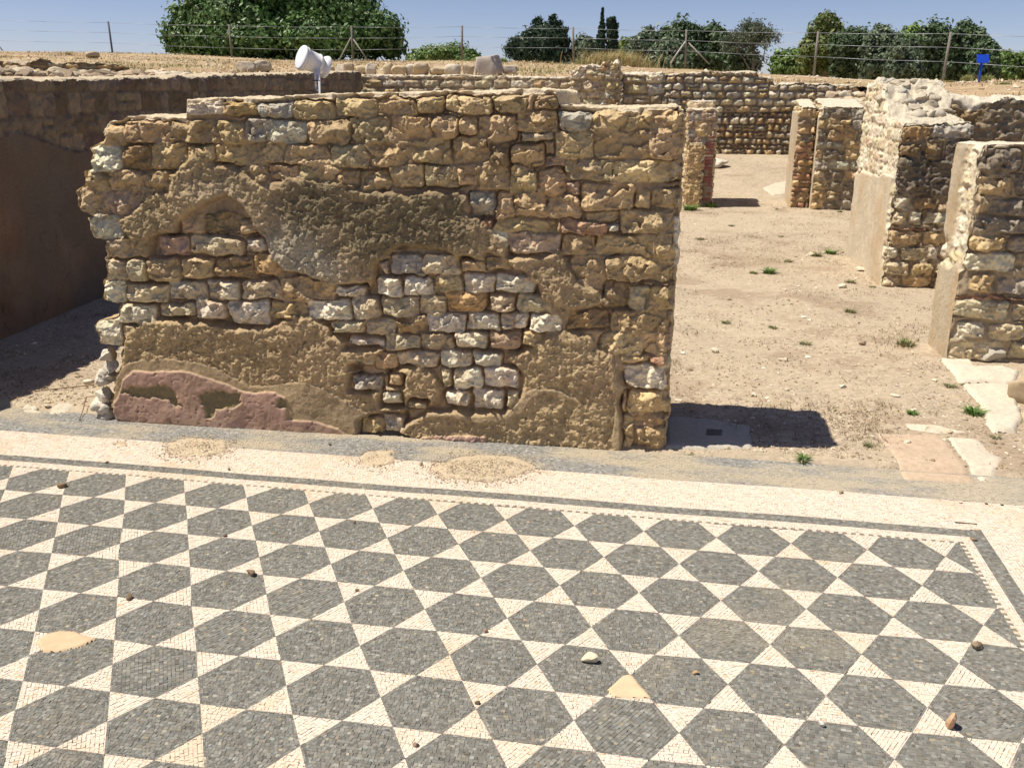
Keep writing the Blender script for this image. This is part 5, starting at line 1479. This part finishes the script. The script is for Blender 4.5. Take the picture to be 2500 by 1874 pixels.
# ------------------------------------------------------------------ boulders on the bank
def by(u, v, y_): 
    p = yp(u, v, y_); return p
BO = [(1190, 184, 33, 28, 18.3, (.42, .37, .32), 'largest grey boulder standing on the pale back wall'), (1245, 174, 15, 9, 18.5, (.40, .34, .29), 'small boulder right beside the largest grey boulder'),
      (600, 172, 22, 13, 17.8, (.44, .38, .29), 'squared block on the bank left of the floodlight'), (642, 168, 18, 12, 18.2, (.46, .40, .30), 'squared block right next to the first one by the floodlight'),
      (226, 137, 15, 7, 24, (.40, .33, .24), 'lone low rock on the crest near the leftmost fence post')]
for i, (u, v, hw, hh, y_, c, lab) in enumerate(BO):
    p = by(u, v, y_); k = y_ / FPX * 1.04
    rock('boulder', lab, 'boulder', (p[0], p[1], p[2] - .02), (hw * k * .86, hw * k * .7, hh * k * .86), c, 1001 + i * 3, .1 * i, sub=4, smooth=True, blk=.55)
ORD = ['first', 'second', 'third', 'fourth', 'fifth', 'sixth', 'seventh', 'eighth', 'ninth', 'tenth', 'eleventh', 'twelfth', 'thirteenth']
row = [(800, 15), (828, 10), (852, 12), (880, 15), (906, 12), (945, 11), (975, 17), (1004, 15), (1028, 17), (1066, 18), (1105, 17), (1142, 14)]
for i, (u, hw) in enumerate(row):
    p = by(u, 175 + (i % 3), 18.0); k = 18.0 / FPX * 1.05
    rock('row_boulder', ORD[i] + ' boulder from the left in the row on the pale back wall', 'boulder', (p[0], 18.0 + .1 * (i % 2), p[2] - .03), (hw * k * .84, hw * k * .7, (8.5 + 2 * (i % 3)) * k), [(.52, .43, .28), (.56, .50, .40), (.47, .38, .26)][i % 3], 1040 + i * 5, .12 * (i % 5), blk=.6, sub=4, group='row of boulders on the pale back wall', smooth=True)
pa, pb = yp(-70, 176, 11.0), yp(352, 178, 12.6)
an_ = math.atan2(pb[1] - pa[1], pb[0] - pa[0]); ln_ = float(np.hypot(pb[0] - pa[0], pb[1] - pa[1]))
def lw_top(a, c): return .255 + .035 * vn(a * 5, c * 4, 0, 24) + .02 * vn(a * 13, c * 9, 0, 25) - .10 * sstep(ln_ - .3, ln_, a)
build_wall('rubble_wall', 'low dry stone wall on the bank above the shaded left wall', 'wall', (pa[0], pa[1], 1.70), an_, ln_, .35, lw_top, {k: auto_face(ln_ + .2, .5, (.07, .12), (.10, .22), 'tbtkgt', 520 + i, mortar=-.05, relamp=1.6, edge=.03, mcol=(.2, .15, .1)) for i, k in enumerate(('front', 'back', 'left', 'right'))}, .016, seed=52, topcol=(.44, .36, .25), topamp=.03)
sp = []
r3 = np.random.default_rng(12)
for k in range(170):
    u = r3.uniform(-60, 345); t_ = r3.random()
    v = 172 + 8 * t_; y_ = 10.9 - 1.5 * t_ + u * .0035
    p = yp(u, v, y_); s_ = r3.uniform(.03, .10)
    z = bkz(p[0], p[1])
    sp.append(((p[0], p[1], z + s_ * .2), (s_ * r3.uniform(1, 1.6), s_, s_ * r3.uniform(.5, .9)), [(.42, .33, .22), (.34, .265, .19), (.50, .43, .32), (.30, .235, .165)][k % 4], 1200 + k, r3.uniform(0, 3)))
V_, F_, C_ = rocks_join(sp, sub=2)
o = mesh_obj('rubble_heap', V_, F_, M_ROCK, None, C_, smooth=False); recenter(o); tag(o, 'spill of small rubble between the low dry stone wall and the shaded wall', 'rubble heap')
sp = []
for k in range(70):
    u = r3.uniform(370, 560); v = 172 + r3.uniform(-3, 5); y_ = r3.uniform(11.5, 13.5)
    p = yp(u, v, y_); s_ = r3.uniform(.03, .09)
    sp.append(((p[0], p[1], bkz(p[0], p[1]) + s_ * .3), (s_ * r3.uniform(1, 2.0), s_, s_ * r3.uniform(.4, .7)), [(.50, .40, .28), (.56, .49, .37)][k % 2], 1600 + k, r3.uniform(0, 3)))
V_, F_, C_ = rocks_join(sp, sub=2)
o = mesh_obj('rubble_heap', V_, F_, M_ROCK, None, C_, smooth=False); recenter(o); tag(o, 'scatter of flat rubble between the low dry stone wall and the squared blocks', 'rubble heap', kind='stuff')
sp = []
for k in range(26):
    u = 2030 + (k % 9) * 13 + r3.uniform(-3, 3); v = 262 - 14 * (k // 9) + r3.uniform(-2, 2); y_ = 18.6 + .3 * (k // 9)
    p = yp(u, v, y_); s_ = r3.uniform(.07, .12)
    sp.append((tuple(p), (s_ * 1.3, s_, s_ * .7), [(.48, .38, .26), (.40, .33, .25), (.56, .50, .39)][k % 3], 1700 + k, r3.uniform(0, 3)))
V_, F_, C_ = rocks_join(sp, sub=3)
o = mesh_obj('rubble_heap', V_, F_, M_ROCK, None, C_, smooth=True); recenter(o); tag(o, 'tumbled stones behind the far pier at the end of the back wall', 'rubble heap')

# ------------------------------------------------------------------ gravel and dry grass on the bank
print('bank')
def scatter_bank(n, seed, y0=3, y1=37):
    r_ = np.random.default_rng(seed)
    y = y0 + (y1 - y0) * np.sqrt(r_.random(n)); x = r_.uniform(-.8, .5, n) * y * 1.0
    m = ~inroom(x, y)
    return x[m], y[m]
x, y = scatter_bank(9000, 1300)
V_, F_, C_ = grains(len(x), x, y, bankz(x, y) - .01, .015, .075, [(.56, .47, .34), (.48, .37, .25), (.40, .29, .19), (.62, .54, .42)], 1301, .6)
o = mesh_obj('bank_stones', V_, F_, M_ROCK, None, C_, smooth=False); tag(o, 'small stones strewn over the dry bank', 'stones', kind='stuff')
cx_, cy_ = scatter_bank(3600, 1310)
m = (fbm(cx_ * .6, cy_ * .6, 0, 1311, 4) > -.02) & ~((np.abs(cy_ - (25.8 - .55 * (cx_ - 3))) < 2.9) & (cx_ > 1.5))
cx_, cy_ = cx_[m], cy_[m]
r_ = np.random.default_rng(1312)
n = 27000
k = r_.integers(0, len(cx_), n)
x = cx_[k] + r_.normal(0, .22, n); y = cy_[k] + r_.normal(0, .22, n)
m = ~inroom(x - .1, y - .15) & ~inroom(x + .1, y + .0); x, y, k = x[m], y[m], k[m]
L_ = r_.uniform(.02, .10, len(x)) * (.6 + .8 * h3(k, k, k * 0, 3))
V_, lo, si, C_ = blades(x, y, bankz(x, y) - .01, L_, L_ * r_.uniform(.05, .11, len(x)), .9, [(.50, .39, .21), (.42, .31, .17), (.55, .44, .26), (.33, .24, .13), (.31, .28, .13)], 1313)
gm = fbm(x * .35, y * .35, 5, 1314, 2) > .22
C_ = C_.reshape(-1, 5, 3); C_[gm] *= np.array([.62, .80, .50]); C_ = C_.reshape(-1, 3)
o = mesh_obj('dry_grass', V_, None, M_GRASS, None, C_, smooth=False, loops=lo, sizes=si); tag(o, 'short dry yellow grass covering the bank', 'grass', kind='stuff')

def tuft(u, v, y_, wpx, hpx, n, cols, lab, seed, cat='grass tuft', name='grass_tuft', lean=.5, wf=.012):
    c = yp(u, v, y_); k = y_ / FPX * 1.04
    r_ = np.random.default_rng(seed)
    x = c[0] + r_.normal(0, wpx * k * .35, n); y = c[1] + r_.normal(0, wpx * k * .25, n)
    L_ = hpx * k * r_.uniform(.35, 1.15, n)
    V_, lo, si, C_ = blades(x, y, bankz(x, y) - .03, L_, np.maximum(L_ * wf, .006) * r_.uniform(.6, 1.4, n), lean, cols, seed + 1)
    o = mesh_obj(name, V_, None, M_GRASS, None, C_, smooth=False, loops=lo, sizes=si); recenter(o); tag(o, lab, cat)
STR = [(.62, .49, .24), (.52, .40, .2), (.68, .57, .33), (.42, .36, .15)]
tuft(1505, 152, 27.5, 95, 42, 1600, STR + [(.25, .26, .09)], 'big clump of tall golden dry grass in front of the cypresses', 41, lean=.7)
tuft(1440, 150, 28, 40, 22, 500, [(.2, .26, .08), (.3, .3, .12), (.12, .18, .05)], 'green and yellow grass clump left of the golden grass', 43)
tuft(1228, 146, 27, 16, 16, 260, [(.16, .25, .06), (.25, .3, .1)], 'small green bush beside the largest boulder', 45, cat='bush', name='small_bush')
tuft(167, 128, 30, 14, 14, 160, [(.36, .36, .18), (.5, .45, .25)], 'wispy grass tuft on the crest left of the leftmost post', 47)
tuft(2450, 200, 18, 22, 12, 200, [(.15, .20, .06), (.24, .25, .1)], 'low dark green shrub on the sandy bank near the right edge', 49, cat='bush', name='small_bush')
tuft(2408, 178, 23.5, 16, 22, 300, [(.22, .27, .08), (.4, .38, .15)], 'yellow green grass tuft directly behind the blue post', 51)
tuft(2362, 180, 23.5, 14, 22, 300, [(.24, .27, .1), (.42, .38, .16)], 'yellow green grass tuft left of the blue post', 53)
tuft(2322, 190, 22, 12, 8, 500, [(.3, .27, .1), (.4, .33, .16)], 'low dry tuft at the foot of the rightmost fence post', 55)
tuft(1940, 148, 30, 26, 10, 900, STR, 'short dry grass on the crest left of the tall pine', 57)

# ------------------------------------------------------------------ trees
print('trees')
def leaves(P, N_, size, cols, seed, asp=.55, jit=.35, gain=1.35):
    """diamond shaped leaves (two faces) at P with the rough normals N_"""
    r_ = np.random.default_rng(seed)
    n = len(P)
    nn = N_ + r_.normal(0, 1, (n, 3)) * jit; nn /= np.linalg.norm(nn, axis=1)[:, None]
    t = r_.normal(0, 1, (n, 3)); t -= nn * (t * nn).sum(1)[:, None]; t /= np.linalg.norm(t, axis=1)[:, None]
    b = np.cross(nn, t)
    s = size * r_.uniform(.6, 1.3, n)[:, None]
    V = np.stack([P - t * s, P - b * s * asp + nn * s * .18, P + t * s, P + b * s * asp + nn * s * .18], 1).reshape(-1, 3)
    F = (np.arange(n) * 4)[:, None] + np.array([[0, 1, 2, 3]])
    cols = np.array(cols) * gain
    c = cols[r_.integers(0, len(cols), n)] * r_.uniform(.7, 1.35, (n, 1))
    return V, F, np.repeat(c, 4, axis=0)
def crown_pts(lobes, n, seed, clump=.17, nclump=26, fill=.25):
    r_ = np.random.default_rng(seed)
    w = np.array([l[3] * l[4] + l[3] * l[5] + l[4] * l[5] for l in lobes]); w = w / w.sum()
    Ps, Ns, Is = [], [], []
    for li, l in enumerate(lobes):
        m = int(n * w[li]) + 1
        c = np.array(l[:3]); R = np.array(l[3:6])
        nf = int(m * fill)
        d = r_.normal(0, 1, (nf, 3)); d /= np.linalg.norm(d, axis=1)[:, None]
        Ps.append(c + d * R * (r_.random((nf, 1)) ** .5 * .9)); Ns.append(d)
        k = nclump
        cd_ = r_.normal(0, 1, (k, 3)); cd_[:, 2] += .25; cd_ /= np.linalg.norm(cd_, axis=1)[:, None]
        cr = r_.uniform(.72, 1.04, (k, 1))
        idx = r_.integers(0, k, m - nf)
        cc = c + cd_[idx] * R * cr[idx]
        off = r_.normal(0, 1, (m - nf, 3)) * clump * R.mean() * r_.uniform(.6, 1.3, k)[idx][:, None]
        Ps.append(cc + off); nv = cd_[idx] + off / (R.mean() * clump) * .45
        Ns.append(nv / np.linalg.norm(nv, axis=1)[:, None])
        Is += [li] * m
    return np.concatenate(Ps), np.concatenate(Ns), np.array(Is)
def branch_mesh(base, lobes, rad, seed, depth=1):
    L = []
    base = np.array(base, float)
    cen = np.mean([l[:3] for l in lobes], axis=0)
    fork = base * .55 + cen * .45; fork[0] = base[0] * .7 + cen[0] * .3
    L.append(tube(base, fork, rad, rad * .75, 9))
    for l in lobes:
        L.append(tube(fork, np.array(l[:3]), rad * .45, rad * .12, 6))
    return joinvf(L)
def tree(name, label, cat, lobes, n, size, cols, seed, base, rad, group=None, clump=.17, nclump=26, asp=.55, fill=.25, barkc=(.16, .13, .10)):
    root = empty(name, base); tag(root, label, cat, group)
    P, N_, I = crown_pts(lobes, n, seed, clump, nclump, fill)
    V, F, C = leaves(P, N_, size, cols, seed + 1, asp)
    mesh_obj('crown', V, F, M_LEAF, root, C, smooth=False)
    V, F = branch_mesh(base, lobes, rad, seed)
    mesh_obj('trunk', V, F, M_BARK, root, flatc(V, barkc, .2))
    return root
def pxl(u, v, ru, rv, y_, dy=None):
    c = yp(u, v, y_); k = y_ / FPX * 1.05
    return (c[0], c[1], c[2], ru * k, (dy if dy else min(ru, rv * 1.6) * k), rv * k)
Y1 = 40
fig = [pxl(640, 60, 165, 85, Y1), pxl(560, 20, 90, 60, Y1), pxl(720, 5, 110, 60, Y1), pxl(840, 40, 80, 60, Y1), pxl(470, 75, 62, 55, Y1 - .5), pxl(445, 95, 45, 38, Y1 - 1), pxl(930, 85, 52, 50, Y1 - .5), pxl(900, 100, 70, 42, Y1), pxl(780, 100, 110, 45, Y1 - 2), pxl(600, 105, 120, 42, Y1 - 2),
       pxl(640, -40, 120, 45, Y1), pxl(780, -40, 80, 40, Y1), pxl(500, 110, 90, 30, Y1 - 1), pxl(955, 115, 35, 25, Y1)]
tree('fig_tree', 'huge dark green fig tree with broad leaves behind the fence at left', 'tree', fig, 62000, .105, [(.045, .095, .022), (.06, .12, .03), (.035, .075, .02), (.085, .15, .045), (.13, .19, .07)], 2000, (yp(680, 130, Y1)[0], Y1, 1.9), .28, clump=.15, nclump=60, asp=.62, fill=.3)
def autolobes(u0, v0, u1, v1, y_, k, seed):
    r_ = np.random.default_rng(seed)
    w, h = u1 - u0, v1 - v0
    L = [pxl((u0 + u1) / 2, v0 + h * .60, w * .40, h * .50, y_)]
    for i in range(k):
        t_ = (i + .5) / k
        uu = u0 + w * (.12 + .76 * t_)
        arch = 1 - abs(t_ - .5) * 1.1
        vv = v1 - h * (.35 + .42 * arch * r_.uniform(.7, 1.1))
        L.append(pxl(uu, vv, w * r_.uniform(.15, .22), h * r_.uniform(.2, .3), y_ + r_.uniform(-1.5, 1)))
    for i in range(3):
        L.append(pxl(u0 + w * (.2 + .3 * i), v1 - h * .2, w * .22, h * .26, y_ - 1))
    return L
DK = [(.035, .06, .024), (.045, .075, .03), (.06, .09, .04), (.028, .048, .02)]
GG = [(.07, .095, .055), (.055, .08, .045), (.095, .12, .07), (.045, .065, .035)]
BG = [(.09, .14, .035), (.07, .115, .03), (.12, .17, .045), (.055, .09, .025)]
YG = [(.12, .15, .04), (.09, .125, .035), (.15, .17, .055), (.06, .09, .025)]
TL = [(995, 114, 1175, 150, 62, 5, BG, 'low green hedge like bush right of the fig tree', 'bush', 'bush', 9000),
      (1395, 92, 1462, 155, 70, 4, GG, 'pale grey green shrub left of the thin cypress', 'bush', 'bush', 7000),
      (1505, 92, 1560, 150, 78, 3, YG, 'small yellow green tree right of the blunt cypress', 'tree', 'pine_tree', 5000),
      (1530, 80, 1640, 155, 72, 5, GG, 'grey green round tree left of the tallest oak in the middle group', 'tree', 'oak_tree', 11000),
      (1610, 54, 1715, 158, 70, 6, DK, 'tallest dark oak of the middle group, directly behind a fence post', 'tree', 'oak_tree', 15000),
      (1690, 66, 1792, 160, 71, 5, DK, 'dark round oak between the tallest oak and the bare tree', 'tree', 'oak_tree', 14000),
      (1580, 100, 1680, 158, 66, 4, GG, 'low grey green bush in front of the middle oaks', 'bush', 'bush', 7000),
      (1770, 118, 1850, 160, 69, 4, DK, 'low dark bush at the foot of the bare tree', 'bush', 'bush', 5000),
      (1885, 122, 1985, 166, 80, 4, BG, 'low bright green tree in the gap between the two groups', 'tree', 'pine_tree', 6000),
      (1952, 80, 2030, 168, 76, 4, YG, 'short yellow green pine at the left of the right hand group', 'tree', 'pine_tree', 8000),
      (2035, 68, 2130, 168, 70, 5, DK, 'dark oak right of the tall yellow green pine', 'tree', 'oak_tree', 13000),
      (2100, 76, 2200, 172, 68, 5, GG, 'grey green oak in the middle of the right hand group', 'tree', 'oak_tree', 13000),
      (2180, 68, 2262, 165, 76, 4, BG, 'bright green tree showing above the grey green oaks', 'tree', 'oak_tree', 9000),
      (2165, 100, 2245, 174, 64, 4, GG, 'pale leaved bush in front of the right hand group', 'bush', 'bush', 7000),
      (2235, 62, 2322, 172, 72, 5, DK, 'dark oak left of the rightmost fence post', 'tree', 'oak_tree', 12000),
      (2305, 64, 2400, 174, 72, 5, DK, 'dark oak between the rightmost fence post and the blue post', 'tree', 'oak_tree', 13000),
      (2370, 95, 2435, 178, 70, 4, DK, 'small dark tree directly behind the blue post', 'tree', 'oak_tree', 7000),
      (2420, 126, 2475, 178, 82, 3, BG, 'bright green rounded bush near the right edge', 'bush', 'bush', 5000),
      (2465, 128, 2560, 180, 84, 4, BG, 'bright green bush cut by the right edge of the photo', 'bush', 'bush', 6000)]
for i, (u0, v0, u1, v1, y_, k, pal, lab, cat, nm, n) in enumerate(TL):
    L = autolobes(u0, v0, u1, v1 + 14, y_, k, 2100 + i)
    b = yp((u0 + u1) / 2, v1 + 30, y_)
    tree(nm, lab, cat, L, n, .16 * y_ / 70, np.array(pal) * 1.35 + .008, 2200 + i * 3, tuple(b), .22, 'trees and bushes beyond the fence', clump=.16, nclump=30)
y_ = 74
L = [pxl(2018, 62, 26, 20, y_), pxl(2005, 85, 26, 20, y_), pxl(2030, 80, 22, 24, y_), pxl(2015, 110, 36, 28, y_), pxl(1995, 130, 30, 28, y_), pxl(2035, 135, 30, 35, y_)]
tree('pine_tree', 'tall yellow green pine standing above the right hand group', 'tree', L, 11000, .17, YG, 2400, tuple(yp(2015, 190, y_)), .25, 'trees and bushes beyond the fence', clump=.2)
# spreading cedar
y_ = 60
cl = [(1313, 52, 9, 8), (1318, 66, 12, 6), (1350, 48, 7, 10), (1356, 60, 12, 6), (1340, 70, 20, 8), (1330, 80, 34, 8), (1302, 82, 22, 7), (1368, 76, 16, 5), (1292, 96, 30, 8), (1335, 94, 42, 9), (1375, 97, 18, 7), (1275, 108, 26, 8), (1320, 110, 52, 9), (1378, 112, 16, 7), (1258, 124, 22, 8), (1300, 126, 45, 10), (1350, 126, 38, 10), (1385, 132, 14, 7), (1280, 140, 42, 9), (1340, 142, 50, 9)]
L = [pxl(a, b, c, d, y_, c * y_ / FPX * .8) for a, b, c, d in cl]
tree('cedar_tree', 'dark spreading cedar with two tips standing alone left of the cypresses', 'tree', L, 17000, .16, [(.025, .05, .03), (.035, .065, .035), (.02, .04, .025)], 2410, tuple(yp(1325, 165, y_)), .22, None, clump=.3, nclump=9, asp=.3, fill=.2)
y_ = 66
L = [pxl(1467 + 4 - i * .55, 42 + i * 9, 2.4 + i * 1.05, 8, y_) for i in range(12)] + [pxl(1472, 25, 1.8, 6, y_), pxl(1470, 33, 2, 5, y_)]
tree('cypress_tree', 'thin pointed cypress with a bent wispy tip', 'tree', L, 6500, .11, [(.02, .042, .024), (.03, .055, .03)], 2420, tuple(yp(1464, 165, y_)), .12, 'pair of cypresses', nclump=14)
L = [pxl(1494 + (i % 3 - 1) * 1.5, 52 + i * 8, 9 + min(i, 3) * .9, 9, y_) for i in range(12)]
tree('cypress_tree', 'blunt topped cypress right of the thin pointed one', 'tree', L, 8500, .11, [(.02, .04, .022), (.03, .055, .028)], 2430, tuple(yp(1495, 165, y_)), .14, 'pair of cypresses', nclump=14)
# nearly bare tree
y_ = 67
rb = np.random.default_rng(5)
bt_ = np.array(yp(1838, 170, y_)); segs = []; tips = []
def grow(p, d, l, r, lv):
    q = p + d * l
    segs.append(tube(p, q, r, r * .68, 5, cap=False))
    if lv == 0: tips.append(q); return
    for _ in range(3 if lv > 1 else 4):
        nd = d + rb.normal(0, .48, 3) * np.array([1.2, 1, .8]); nd[2] += .08; nd /= np.linalg.norm(nd)
        grow(q, nd, l * rb.uniform(.62, .82), r * .62, lv - 1)
grow(bt_, np.array([0, 0, 1.]), 1.0, .12, 5)
grow(bt_ + [.2, 0, 0], np.array([.5, 0, .86]), .85, .07, 5)
grow(bt_ - [.2, 0, 0], np.array([-.55, 0, .83]), .8, .07, 5)
root = empty('bare_tree', tuple(bt_)); tag(root, 'thin grey nearly bare tree at the right end of the middle group', 'tree')
V_, F_ = joinvf(segs); mesh_obj('trunk', V_, F_, M_BARK, root, flatc(V_, (.20, .185, .17), .1))
T = np.array(tips); P = np.repeat(T, 6, axis=0) + rb.normal(0, .16, (len(T) * 6, 3))
V, F, C = leaves(P, rb.normal(0, 1, P.shape), .085, [(.10, .125, .08), (.08, .10, .06), (.13, .145, .10)], 2440, .5)
mesh_obj('crown', V, F, M_LEAF, root, C, smooth=False)
print('done')
